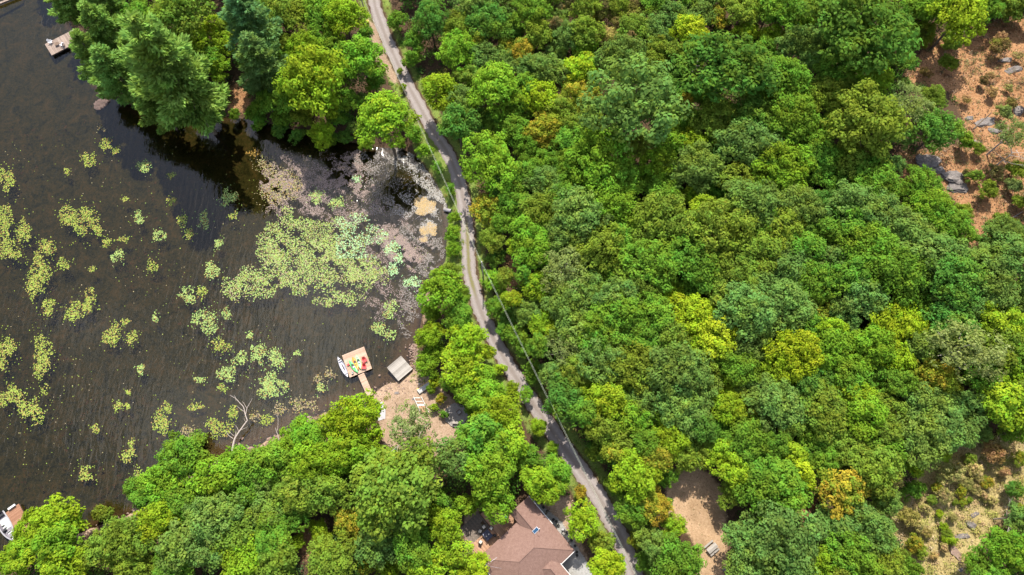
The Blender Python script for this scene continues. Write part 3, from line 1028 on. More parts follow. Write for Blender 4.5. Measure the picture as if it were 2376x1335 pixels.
for px, py in cnd[okf]:
    if n_fill >= 95:
        break
    d_ = np.hypot(arr[:, 0] - px, arr[:, 1] - py)
    if np.min(d_ - arr[:, 2] * .44) < 9:
        continue
    near = trees[int(np.argmin(d_))]
    w_ = int(fill_rng.uniform(54, 78))
    c_ = near[3] if near[3] in 'dgbvo' else 'gob'[fill_rng.randint(3)]
    trees.append((int(px), int(py), w_, c_))
    arr = np.vstack([arr, (px, py, w_)])
    n_fill += 1
print("fill", n_fill)
SIZE_W = {'W': 'low spreading', 'T': 'slender', 'L': 'broad', 'M': 'medium', 'S': 'small', 'P': 'tall', 'O': 'airy'}
ORD = ["", "second ", "third ", "fourth ", "fifth ", "sixth ", "seventh ", "eighth ", "ninth "]
trng = random.Random(77)
plan = []
for (px, py, w, c) in trees:
    wm = w * px_m(py, 8.0)
    if c in 'PB':
        k = 'P'
    elif c == 's' or (w > 100 and c in 't'):
        k = 'O' if w > 60 else 'S'
    elif wm > 7.6:
        k = 'L'
    elif wm > 4.6:
        k = 'M'
    else:
        k = 'S'
    q_ = np.array([[px, py]], float)
    zsd = max(float(poly_sd(q_, z_)[0]) for z_ in [ZONES['rust'][0], ZONES['straw'][0]])
    if k in 'ML' and w < 96 and zsd > -32 and c in 'trkyous':
        k = 'W'
    if k == 'S' and c not in 'tr' and py > 60 and float(seg_dist(q_, ROAD_PX)[0][0]) > 75 and px > 1100 and max(float(poly_sd(q_, z_)[0]) for z_ in [ZONES['rust'][0], ZONES['straw'][0]]) < -12:
        k = 'T'
    pr = PROTO[k]
    # crowns stop short of the road and of the dirt clearing
    q_ = np.array([[px, py]], float)
    droad = float(seg_dist(q_, ROAD_PX)[0][0])
    dclr = -float(poly_sd(q_, ZONES['tan'][0])[0])
    zlim = 2 * (-zsd + 8) if zsd < 0 else w * .9
    weff = max(.62 * w, min(w * 1.15, zlim, 2 * (droad - 8), 2 * (dclr + 14))) if py > 120 else w * 1.1
    wm = weff * px_m(py, 8.0)
    s = wm / 2 / pr['R']
    hz = pr['h'] + (3.2 if k == 'P' else 0.0)
    if (px, py) == (890, 268):
        hz *= 1.55
    zc = 1.0 + hz * s
    for _ in range(4):
        p = at(px, py, zc)
        g0 = tz(p.x, p.y)
        zc = max(g0, 0.0) + hz * s
    kindw = 'pine' if k == 'P' else ('shrub' if (k == 'S' and w < 58) else ('oak' if c in 'dbogs' else 'maple'))  # oak and maple are split by leaf colour code alone
    # nearest landmark phrase
    best = min(LAND, key=lambda L: math.hypot(L[1] - px, L[2] - py) + (500 if math.hypot(L[1] - px, L[2] - py) < 8 else 0))
    dx, dy = px - best[1], py - best[2]
    rel = ("right of" if dx > 0 else "left of") if abs(dx) > abs(dy) else ("below" if dy > 0 else "above")
    plan.append(dict(px=px, py=py, w=w, c=c, k=k, s=s, p=(p.x, p.y, g0), kind=kindw, land=best[0], rel=rel, dist=math.hypot(dx, dy)))
classes = {}
for t in plan:
    t['base'] = (SIZE_W[t['k']], LC[t['c']][3], t['kind'], t['rel'], t['land'])
    classes.setdefault(t['base'], []).append(t)
for key, lst in classes.items():
    lst.sort(key=lambda t: t['dist'])
    for i, t in enumerate(lst):
        sw, cw, kw, rel, land = key
        if len(lst) == 1:
            t['label'] = f"{sw} {cw} {kw} {rel} {land}"
        else:
            t['label'] = f"{sw} {cw} {kw} {rel} {land}, {ORD[i]}nearest"
special = {(818, 975): "tall bright yellow-green maple on the shore beside the dock walkway",
           (890, 268): "lone yellow-green tree standing on the shore of the bay, left of the road",
           (952, 1003): "airy silvery tree with bare pale limbs between the yard and the house",
           (1990, 43): "largest dark green oak at the upper right of the forest",
           (592, 90): "tall blue-green pine on the peninsula", (425, 205): "biggest soft green pine overhanging the water at the peninsula"}
wet = 0
for t in plan:
    k = t['k']
    pr = PROTO[k]
    base, tip, amt, cw = LC[t['c']]
    x, y, g0 = t['p']
    if g0 < 0:
        wet += 1
    e = empty({'pine': 'pine_tree', 'shrub': 'shrub'}.get(t['kind'], 'oak_tree' if t['c'] in 'dbogs' else 'maple_tree'), (x, y, max(g0, -.35)), trng.uniform(0, 6.283))
    zs = t['s'] * trng.uniform(.92, 1.1)
    ax = trng.uniform(.9, 1.1)
    e.scale = (t['s'] * ax, t['s'] / ax, zs)
    tag(e, special.get((t['px'], t['py']), t['label']), {'pine': 'pine', 'shrub': 'shrub'}.get(t['kind'], 'oak' if t['c'] in 'dbogs' else 'maple'),
        {'pine': 'pines on the peninsula', 'shrub': 'shrubs along road, shore and openings'}.get(t['kind'], 'oaks of the wood' if t['c'] in 'dbogs' else 'maples of the wood'))
    tr = obj("trunk", trng.choice(pr['trunks']), e)
    cr_ = obj("crown", trng.choice(pr['crowns']), e)
    tall = 1.55 if (t['px'], t['py']) == (890, 268) else 1.0
    cr_.location = (0, 0, pr['h'] * tall)
    tr.scale = (1, 1, tall)
    cr_["kind"] = "stuff"
    j = trng.uniform(.92, 1.12)
    h = trng.uniform(-.10, .10)
    cr_.color = (base[0] * j * (1 + h), base[1] * j, base[2] * j * (1 - h), 1)
    cr_["tip_colour"] = [tip[0] * j, tip[1] * j, tip[2] * j]
    cr_["tip_amount"] = amt * trng.uniform(.6, 1.3)
print("trees", len(plan), "wet", wet)

# ------------------------------------------------------------------ undergrowth and the wood outside the picture
def in_any(P, keys, margin=0.0):
    m = np.zeros(len(P), bool)
    for key in keys:
        for poly in ZW[key]:
            m |= poly_sd(P, poly) > -margin
    return m


rs = np.random.RandomState(9)
HOUSE_PX = [(1226, 1145), (1335, 1262), (1300, 1305), (1330, 1345), (1120, 1345), (1070, 1270), (1080, 1190), (1180, 1185)]


def scatter(n, x0, x1, y0, y1):
    return np.stack([rs.uniform(x0, x1, n), rs.uniform(y0, y1, n)], 1)


def frame_mask(P, z, m=0):
    q = np.array([proj((p[0], p[1], zz)) for p, zz in zip(P, z)])
    return (q[:, 0] > -m) & (q[:, 0] < PW + m) & (q[:, 1] > -m) & (q[:, 1] < PH + m)


def vn2(x, y, s=.33):
    return (np.sin(x * s + 1.7 * np.sin(y * s * .7)) + np.sin(y * s * 1.1 + 1.3 * np.sin(x * s * .8)) + np.sin((x + y) * s * .61)) / 3


def clump_mass(name, P, z, rad, per, leaf, cols, label, mat, kind="stuff", flat=.7):
    C, N, S, COLS = [], [], [], []
    for p, zz, r in zip(P, z, rad):
        m = max(6, int(per * r * r))
        D = rdir(rs, m, -.2)
        C.append(np.array([p[0], p[1], zz]) + D * rs.uniform(.35, 1.08, (m, 1)) * r * np.array([1, 1, flat]))
        N.append(D * .6 + np.array([0, 0, .6]) + rs.normal(size=(m, 3)) * .4)
        S.append(leaf * rs.uniform(.6, 1.3, m))
        c = np.array(cols[rs.randint(len(cols))])
        COLS.append(np.column_stack([c[None, :] * rs.uniform(.6, 1.35, (m, 1)), np.ones(m)]))
    C, N, S, COLS = [np.concatenate(a) for a in (C, N, S, COLS)]
    V, Fq = leaf_quads(C, N, S, rs)
    me = mesh_np(name, V, Fq, 4, mat, [('col', 'FLOAT_COLOR', 'FACE', COLS)])
    return tag(obj(name, me), label, None, None, kind)


M['herb'] = attr_material("herb_leaves", .7, .3)
P = scatter(5200, -125, 125, -8, 128)
zz = terrain(P)
dl, _ = seg_dist(P, SHORE)
drd, _ = seg_dist(P, ROAD)
ok = (zz > .15) & (dl > 2.0) & (drd > 3.2) & ~in_any(P, ['sand', 'tan', 'gravel'], .8) & ~inside(P, [G(*p)[:2] for p in HOUSE_PX])
ok &= frame_mask(P, zz, 60)
rust_in = in_any(P, ['rust', 'straw'], 0)
ok1 = ok & ~rust_in
P1, z1 = P[ok1][:1700], zz[ok1][:1700]
clump_mass("undergrowth", P1, z1 + .4, rs.uniform(.5, 1.5, len(P1)), 52, .16,
           [(.04, .09, .02), (.06, .12, .025), (.09, .14, .03), (.05, .11, .035), (.14, .15, .035)], "low green undergrowth beneath the trees", M['herb'])
Pm = scatter(9000, -125, 125, -8, 128)
zm = terrain(Pm)
dlm, _ = seg_dist(Pm, SHORE)
drm, srm = seg_dist(Pm, ROAD)
okm = (zm > .2) & (dlm > 3.5) & (drm > 4.2) & ~in_any(Pm, ['sand', 'tan', 'gravel', 'rust', 'straw'], 2.5) & ~inside(Pm, [G(*p)[:2] for p in HOUSE_PX]) & frame_mask(Pm, zm, 40)
Pm, zm = Pm[okm][:1500], zm[okm][:1500]
clump_mass("understory_foliage", Pm, zm + rs.uniform(1.5, 4.2, len(Pm)), rs.uniform(.9, 2.0, len(Pm)), 46, .20,
           [(.06, .14, .02), (.08, .18, .022), (.10, .17, .03), (.12, .20, .02), (.07, .13, .03)], "leafy understory filling the gaps between the crowns", M['herb'])
for key, nm, cols, lab in (('rust', "dry_brush", [(.22, .11, .06), (.28, .17, .09), (.13, .085, .06), (.22, .20, .08), (.10, .12, .045), (.30, .22, .15), (.15, .16, .07)], "dry rusty brush in the rocky opening"),
                           ('straw', "straw_brush", [(.34, .26, .10), (.28, .26, .07), (.22, .24, .06), (.40, .28, .16), (.30, .30, .08), (.42, .33, .20)], "yellow dry grass and brush in the tan opening")):
    Pr = scatter(22000, 30, 130, -10, 125)
    Pr = Pr[in_any(Pr, [key], 1.0)]
    Pr = Pr[vn2(Pr[:, 0], Pr[:, 1]) + rs.normal(size=len(Pr)) * .3 > (-.02 if key == 'rust' else -.35)][:(1200 if key == 'rust' else 900)]
    clump_mass(nm, Pr, terrain(Pr) + .12, rs.uniform(.2, .75 if key == 'rust' else 1.0, len(Pr)), 70, .11, cols, lab, M['litter'], flat=.6)

# verge plants along the road and shore
cand = scatter(9000, -60, 60, -5, 125)
drd, srd = seg_dist(cand, ROAD)
zz = terrain(cand)
dl, _ = seg_dist(cand, SHORE)
zone_g = in_any(cand, ['grass'], .2)
zin = in_any(cand, ['sand', 'gravel'], 0)
keep = (zz > .12) & (((drd > 2.15) & (drd < 4.2)) | (zone_g & (drd > 2.1))) & ~zin & frame_mask(cand, zz, 20)
Pv, zv = cand[keep], zz[keep]
clump_mass("verge_plants", Pv, zv + .1, rs.uniform(.25, .62, len(Pv)), 120, .10,
           [(.09, .20, .02), (.13, .22, .03), (.20, .22, .04), (.24, .20, .06), (.07, .15, .025)], "green and yellow weeds along the road verge", M['herb'])
cand = scatter(9000, -75, -2, 5, 60)
zz = terrain(cand)
dl, _ = seg_dist(cand, SHORE)
keep = (zz > .05) & (dl < 3.4) & (dl > .9) & ~in_any(cand, ['sand'], .5)
keep |= in_any(cand, ['grass'], 0) & (zz > .05)
Pv, zv = cand[keep], zz[keep]
clump_mass("shore_grass", Pv, zv + .05, rs.uniform(.22, .5, len(Pv)), 150, .085,
           [(.11, .23, .025), (.17, .27, .03), (.26, .25, .06)], "bright grass fringe along the south shore", M['herb'])

# fallen leaves and dry grass in the openings
def litter(name, keys, n, cols, label, size):
    Pl = scatter(n * 14, -95, 130, -10, 128)
    Pl = Pl[in_any(Pl, keys, .6)][:n]
    zl = np.array([tz(p[0], p[1]) for p in Pl])
    m = len(Pl)
    Cl = np.column_stack([Pl, zl + rs.uniform(.01, .09, m)])
    V, Fq = leaf_quads(Cl, np.array([0, 0, 1.0]) + rs.normal(size=(m, 3)) * .45, size * rs.uniform(.5, 1.5, m), rs)
    cc = np.array(cols)[rs.randint(len(cols), size=m)] * rs.uniform(.5, 1.3, (m, 1))
    tag(obj(name, mesh_np(name, V, Fq, 4, M['litter'], [('col', 'FLOAT_COLOR', 'FACE', np.column_stack([cc, np.ones(m)]))])), label, None, None, "stuff")


litter("leaf_litter", ['rust'], 15000, [(.30, .14, .07), (.36, .22, .12), (.12, .07, .045), (.42, .30, .19), (.06, .045, .035), (.22, .20, .08)], "fallen leaves over the rocky openings", .13)
litter("straw_litter", ['straw'], 7000, [(.34, .24, .13), (.40, .30, .19), (.13, .09, .05), (.20, .20, .07)], "dead leaves and straw in the tan opening", .12)
litter("dry_grass", ['tan'], 5000, [(.30, .20, .11), (.36, .27, .16), (.16, .10, .06), (.20, .20, .08), (.10, .07, .045)], "dry grass and litter on the dirt clearing", .10)
litter("yard_litter", ['sand'], 5000, [(.34, .27, .21), (.12, .08, .05), (.17, .19, .06), (.42, .36, .30)], "pebbles, weeds and litter on the sandy yard", .09)

# the wood goes on outside the picture
low = []
for i in range(3):
    r_ = np.random.RandomState(200 + i)
    L_, RL_, SB_ = crown_points(r_, 4.6, 6, 1.0, 70)
    C_, N_, S_, T_ = [], [], [], []
    for c, r in zip(L_, RL_):
        D = rdir(r_, 16, -.4)
        C_.append(c + D * r * r_.uniform(.5, 1.1, (16, 1)))
        N_.append(D * .6 + np.array([0, 0, .6]) + r_.normal(size=(16, 3)) * .3)
        S_.append(r_.uniform(.25, .5, 16))
    low.append(tuple(np.concatenate(a) for a in (C_, N_, S_)))
gx, gy = np.meshgrid(np.arange(-190, 190, 7.6), np.arange(-45, 190, 7.6))
P = np.stack([gx.ravel(), gy.ravel()], 1) + rs.uniform(-2, 2, (gx.size, 2))
zz = terrain(P)
drd, _ = seg_dist(P, ROAD)
keep = (zz > .5) & (drd > 5) & ~frame_mask(P, zz + 9, 95) & ~frame_mask(P, zz, 20)
C, N, S, CC = [], [], [], []
for p, z0 in zip(P[keep], zz[keep]):
    c_, n_, s_ = low[rs.randint(3)]
    C.append(c_ * rs.uniform(.8, 1.15) + np.array([p[0], p[1], z0 + 8.0]))
    N.append(n_)
    S.append(s_)
    c = np.array([(.034, .10, .026), (.06, .16, .022), (.07, .145, .05), (.10, .15, .028), (.16, .24, .014)][rs.randint(5)])
    CC.append(np.column_stack([c[None, :] * rs.uniform(.7, 1.3, (len(c_), 1)), np.ones(len(c_))]))
C, N, S, CC = [np.concatenate(a) for a in (C, N, S, CC)]
V, Fq = leaf_quads(C, N, S, rs)
tag(obj("surrounding_wood", mesh_np("surrounding_wood", V, Fq, 4, M['herb'], [('col', 'FLOAT_COLOR', 'FACE', CC)])),
    "mass of woodland going on beyond the picture edges", None, None, "stuff")
# ------------------------------------------------------------------ things on the water: lily pads, film
PADS = """
10,515,24,44,y;55,535,17,34,y;20,582,36,22,y;182,508,44,38,y;227,535,14,15,y;247,562,13,13,y;287,555,14,9,y;322,505,12,17,m;292,463,9,8,y;397,468,11,11,y;370,547,15,17,m
423,512,12,20,y;438,543,16,12,y;472,512,16,20,m;530,458,22,22,m;542,500,12,11,y;273,595,15,18,m;353,617,13,19,y;213,625,9,8,y;110,572,22,20,y;88,640,30,58,y;112,712,20,20,y;147,612,18,14,y
178,722,34,24,y;207,692,16,26,y;260,778,22,30,y;305,785,15,20,y;290,747,14,8,y;12,810,24,34,y;5,845,12,16,y;97,828,28,50,y;492,628,17,26,m;507,565,10,14,m;437,685,24,20,m;467,680,13,18,y
477,745,30,32,m;527,728,13,14,m;513,802,22,20,y;557,832,20,18,m;527,868,24,24,m;463,882,14,9,m;327,858,11,13,m;360,738,8,12,m;580,778,9,9,m;640,832,24,24,m;600,820,18,30,m;690,820,8,8,m
635,892,34,28,m;767,868,15,12,t;740,882,15,12,t;205,370,22,17,y;245,335,18,14,y;270,350,11,9,y;333,385,17,16,m;14,415,22,28,y;397,408,10,8,y;155,398,11,8,y;235,298,11,8,t
27,920,30,30,y;75,953,30,32,y;105,903,9,13,y;275,942,13,12,y;295,942,9,9,y;297,910,8,8,y;377,972,25,38,y;300,1050,16,32,y;200,1100,24,18,y;322,1102,13,16,y;453,943,20,11,y;508,993,30,27,y
440,1003,24,16,t;540,957,13,25,y;223,995,12,11,y;515,900,12,11,y;590,967,14,14,t;623,905,28,20,m;690,940,22,18,t;620,975,18,15,y;747,900,13,14,m;720,940,20,15,t;650,950,20,14,t
735,455,20,18,m;780,470,19,17,m;912,625,15,15,p;910,575,20,15,p;925,600,14,12,p;957,655,22,15,p;905,718,20,22,m;880,762,17,20,m;908,778,13,15,m;828,415,12,10,p;330,392,10,8,m;590,355,18,10,o;650,430,46,60,t;610,380,16,20,t
"""
BIGMAT = [(625, 560, 36, 40), (690, 580, 68, 58), (770, 560, 60, 50), (740, 640, 90, 52), (590, 660, 50, 42), (820, 590, 60, 58), (850, 640, 48, 46), (700, 525, 56, 26),
          (815, 512, 40, 22), (872, 545, 28, 28), (800, 690, 46, 22), (640, 620, 58, 48), (545, 665, 34, 34), (760, 700, 32, 16), (665, 500, 26, 20)]
PADC0 = {'y': [(.17, .225, .04), (.20, .25, .05), (.14, .20, .04), (.23, .21, .06)], 'm': [(.17, .26, .075), (.20, .28, .095), (.22, .26, .08)],
        'p': [(.20, .33, .15), (.24, .36, .19)], 't': [(.21, .18, .095), (.23, .19, .12), (.18, .19, .06), (.19, .14, .09)], 'o': [(.25, .16, .04), (.21, .125, .035)]}
PADC = {k: [tuple(x * 1.2 for x in c) for c in v] for k, v in PADC0.items()}
NV = 7


def pads_mesh(name, items):
    """items: (x, y, r, colour); discs with a notch, floating a few mm above the water"""
    n = len(items)
    V = np.zeros((n, NV + 1, 3))
    C = np.ones((n, 4))
    for i, (x, y, r, c) in enumerate(items):
        a0 = rs.uniform(0, 6.28)
        z = .006 + .012 * rs.uniform()
        V[i, 0] = (x, y, z)
        for k in range(NV):
            a = a0 + (6.283 - .5) * k / (NV - 1)
            rr_ = r * rs.uniform(.88, 1.1)
            V[i, k + 1] = (x + rr_ * math.cos(a), y + rr_ * math.sin(a), z + .012 * rs.uniform())
        j = rs.uniform(.6, 1.25)
        C[i, :3] = np.array(c) * j
    base = np.arange(n)[:, None] * (NV + 1)
    F3 = np.concatenate([np.stack([base[:, 0], base[:, 0] + k + 1, base[:, 0] + k + 2], 1) for k in range(NV - 1)])
    CC = np.tile(C, (NV - 1, 1))
    return mesh_np(name, V.reshape(-1, 3), F3, 3, M['pad'], [('col', 'FLOAT_COLOR', 'FACE', CC)])


def vnoise(x, y, s, seed=0.0):
    return (np.sin(x * s + 1.7 * np.sin(y * s * .7 + seed)) + np.sin(y * s * 1.1 + 1.3 * np.sin(x * s * .8 + seed * 2)) + np.sin((x + y) * s * .61 + seed)) / 3


def blob(px, py, rx, ry, n, edge=1.0):
    """points in an uneven blob given in photo pixels"""
    pts = []
    ph = rs.uniform(0, 6.28, 4)
    tries = 0
    while len(pts) < n and tries < n * 8:
        tries += 1
        a = rs.uniform(0, 6.28)
        lim = 1 + .22 * math.sin(2 * a + ph[0]) + .18 * math.sin(3 * a + ph[1]) + .12 * math.sin(5 * a + ph[2])
        q = math.sqrt(rs.uniform()) * 1.12
        if q > lim or rs.uniform() < (q / lim) ** 2.6 * .92 * edge:
            continue
        p = at(px + rx * q * math.cos(a), py + ry * q * math.sin(a))
        pts.append((p.x, p.y))
    return pts


PL = [("the big lily mat", 740, 600), ("the dock with green kayaks", 830, 845), ("the dock with white chairs", 130, 100), ("the leaning bare trunk", 560, 960), ("the moored motorboat", 20, 1220),
      ("the lone shore tree", 890, 330), ("the pine point", 420, 320), ("the bright south shore trees", 430, 1060)]
plab = {}
pitems = []
for tok in PADS.replace('\n', ';').split(';'):
    if not tok.strip():
        continue
    a = tok.split(',')
    px, py, rx, ry, c = int(a[0]), int(a[1]), int(a[2]), int(a[3]), a[4]
    area = math.pi * rx * ry * px_m(py) ** 2
    dens = {'y': 23, 'm': 26, 'p': 32, 't': 15, 'o': 12}[c]
    it = []
    ctr = blob(px, py, rx, ry, int(area * dens * .9) + 6)
    nseed = rs.uniform(0, 9)
    for (x, y) in ctr:
        if vnoise(np.array(x), np.array(y), 2.2, nseed) < -.60 + .25 * rs.normal():
            continue
        cc = PADC[c][rs.randint(len(PADC[c]))]
        if rs.uniform() < .13:
            cc = (.26, .17, .06)
        it.append((x, y, rs.uniform(.07, .14), cc))
    # a few strays round the patch
    for (x, y) in blob(px, py, rx * 1.5, ry * 1.5, int(5 + area * 1.6), .6):
        it.append((x, y, rs.uniform(.07, .12), PADC[c][0]))
    cw = {'y': 'yellow-green', 'm': 'light green', 'p': 'pale mint', 't': 'tan and green', 'o': 'orange'}[c]
    sz = 'small' if rx * ry < 200 else ('medium' if rx * ry < 700 else 'large')
    land = min(PL, key=lambda L: math.hypot(L[1] - px, L[2] - py))
    dx, dy = px - land[1], py - land[2]
    rel = ("right of" if dx > 0 else "left of") if abs(dx) > abs(dy) else ("below" if dy > 0 else "above")
    key = (sz, cw, rel, land[0])
    pitems.append((it, key, math.hypot(dx, dy)))
    plab.setdefault(key, []).append(math.hypot(dx, dy))
ORD2 = ["nearest", "second nearest", "third nearest", "fourth nearest", "fifth nearest", "sixth nearest", "seventh nearest", "eighth nearest", "ninth nearest", "tenth nearest", "eleventh nearest", "twelfth nearest"]
for it, key, dd in pitems:
    c0 = np.mean([(q[0], q[1]) for q in it], 0)
    o = empty("lily_pad_patch", (c0[0], c0[1], 0))
    pd_ = obj("floating_pads", pads_mesh("floating_pads", [(q[0] - c0[0], q[1] - c0[1], q[2], q[3]) for q in it]), o)
    pd_["kind"] = "stuff"
    lst = sorted(plab[key])
    lab = f"{key[0]} {key[1]} lily pad patch {key[2]} {key[3]}"
    if len(lst) > 1:
        lab += ", " + ORD2[min(lst.index(dd), 11)]
    tag(o, lab, "lily pads", "lily pad patches on the lake")
it = []
for (px, py, rx, ry) in BIGMAT:
    area = math.pi * rx * ry * px_m(py) ** 2
    for (x, y) in blob(px, py, rx, ry, int(area * 19)):
        if vnoise(np.array(x), np.array(y), 1.5, 2.0) + .5 * vnoise(np.array(x), np.array(y), 3.7, 5.0) < -.45 + .3 * rs.normal():
            continue
        pxx = proj((x, y, 0))
        u = rs.uniform()
        right = pxx[0] > 780 and pxx[1] < 600
        cc = PADC['p' if (right and u < .6) else ('m' if u < .55 else ('y' if u < .70 else 't'))]
        it.append((x, y, rs.uniform(.075, .145), cc[rs.randint(len(cc))]))
tag(obj("lily_pad_mat", pads_mesh("lily_pad_mat", it)), "large dense mat of pale green lily pads in the middle of the bay", "lily pads", "lily pad patches on the lake")
# loose pads all over the bay
it = []
while len(it) < 700:
    px, py = rs.uniform(0, 1000), rs.uniform(330, 1120)
    p = at(px, py)
    if tz(p.x, p.y) > -.1:
        continue
    if vnoise(np.array(p.x), np.array(p.y), .22, 4.0) < .15 and rs.uniform() < .7:
        continue
    it.append((p.x, p.y, rs.uniform(.06, .11), PADC['yt'[rs.randint(2)]][rs.randint(3)]))
tag(obj("loose_lily_pads", pads_mesh("loose_lily_pads", it)), "loose lily pads drifting between the patches", "lily pads", None, "stuff")

FILM = [(680, 400, 70, 40, 4, 'k'), (760, 430, 90, 50, 4, 'k'), (900, 430, 60, 70, 3, 'g'), (940, 560, 60, 60, 6, 'k'), (870, 600, 40, 60, 6, 'k'), (900, 480, 60, 30, 4, 'g'), (1000, 390, 30, 40, 6, 'w'), (990, 620, 30, 40, 7, 'g'), (960, 680, 40, 40, 5, 'g'), (780, 500, 80, 24, 6, 'k'),
        (700, 440, 90, 56, 9, 'k'), (640, 440, 40, 60, 8, 'k'), (800, 400, 60, 44, 9, 'k'), (870, 370, 70, 34, 7, 'g'), (960, 370, 46, 34, 9, 'w'), (995, 430, 36, 50, 11, 'w'), (1015, 470, 20, 40, 12, 'w'),
        (925, 575, 40, 40, 26, 'k'), (890, 545, 26, 30, 16, 'k'), (960, 600, 26, 30, 18, 'k'), (850, 480, 50, 40, 6, 'k'), (985, 478, 30, 20, 40, 'a'), (995, 533, 19, 18, 40, 'a'),
        (983, 556, 9, 8, 40, 'a'), (1000, 510, 26, 30, 12, 'w'), (1005, 570, 26, 50, 8, 'g'), (960, 540, 40, 40, 6, 'g'), (900, 700, 60, 60, 4, 'k'), (950, 720, 30, 60, 5, 'g'), (940, 480, 40, 30, 5, 'w'),
        (760, 390, 50, 34, 5, 'k'), (820, 370, 20, 26, 24, 'k'), (845, 440, 26, 16, 20, 'k'), (790, 425, 14, 14, 20, 'k')]
FC = {'k': [(.17, .125, .108), (.20, .15, .13), (.14, .11, .098)], 'g': [(.13, .115, .102), (.17, .15, .135)], 'w': [(.24, .23, .21), (.19, .185, .175), (.27, .24, .21)],
      'a': [(.30, .20, .08), (.27, .195, .10), (.25, .20, .125)]}
V, Fc, CC = [], [], []
for (px, py, rx, ry, dens, c) in FILM:
    area = math.pi * rx * ry * px_m(py) ** 2
    sd_ = rs.uniform(0, 9)
    for (x, y) in blob(px, py, rx, ry, int(area * dens * 5)):
        if dens < 30 and vnoise(np.array(x), np.array(y), 1.7, sd_) + .5 * vnoise(np.array(x), np.array(y), 4.3, sd_) < -.12:
            continue
        r = rs.uniform(.04, .13)
        a0 = rs.uniform(0, 6.28)
        k = len(V)
        z = .002 + .004 * rs.uniform()
        for q in range(4):
            rr_ = r * rs.uniform(.5, 1.3)
            V.append((x + rr_ * math.cos(a0 + q * 1.57), y + rr_ * math.sin(a0 + q * 1.57), z))
        Fc.append((k, k + 1, k + 2, k + 3))
        col = np.array(FC[c][rs.randint(len(FC[c]))]) * rs.uniform(.8, 1.15)
        CC.append((*col, 1))
tag(obj("floating_weed", mesh_np("floating_weed", V, Fc, 4, M['attr'], [('col', 'FLOAT_COLOR', 'FACE', CC)])),
    "tan and yellow floating weed film at the head of the bay", "algae", None, "stuff")
# brown weed clumps just under the surface
V, Fc, CC = [], [], []
for _ in range(900):
    px, py = rs.uniform(-20, 960), rs.uniform(200, 1160)
    p = at(px, py)
    if tz(p.x, p.y) > -.5:
        continue
    if vnoise(np.array(p.x), np.array(p.y), .16, 7.0) < -.05:
        continue
    n = rs.randint(4, 14)
    br = rs.uniform(.15, .6)
    cc = np.array([(.16, .085, .05), (.22, .12, .07), (.13, .09, .045)][rs.randint(3)])
    dd = rs.uniform(.08, .5)
    for q in range(n):
        x, y = p.x + rs.normal() * br, p.y + rs.normal() * br * .8
        r = rs.uniform(.04, .13)
        a0 = rs.uniform(0, 6.28)
        k = len(V)
        for w in range(4):
            rr_ = r * rs.uniform(.4, 1.8)
            V.append((x + rr_ * math.cos(a0 + w * 1.57), y + rr_ * math.sin(a0 + w * 1.57), -dd + rs.uniform(-.05, .05)))
        Fc.append((k, k + 1, k + 2, k + 3))
        CC.append((*(cc * rs.uniform(.7, 1.3)), 1))
tag(obj("submerged_weed", mesh_np("submerged_weed", V, Fc, 4, M['attr'], [('col', 'FLOAT_COLOR', 'FACE', CC)])),
    "reddish brown weed clumps under the water surface", "water weed", None, "stuff")


# ------------------------------------------------------------------ rocks
def rock_mesh(name, seed, mat, flat=.6, sub=2):
    rr = np.random.RandomState(seed)
    bm = bmesh.new()
    bmesh.ops.create_icosphere(bm, subdivisions=sub, radius=1)
    dirs = rdir(rr, 16)
    offs = rr.uniform(.42, .9, 16)
    for v in bm.verts:
        p = np.array(v.co)
        for d, o_ in zip(dirs, offs):
            q = p @ d
            if q > o_:
                p = p - d * (q - o_)
        p = p * (1 + .09 * rr.normal())
        v.co = Vector((p[0], p[1], p[2] * flat))
    me = bpy.data.meshes.new(name)
    bm.to_mesh(me)
    bm.free()
    me.materials.append(mat)
    return me


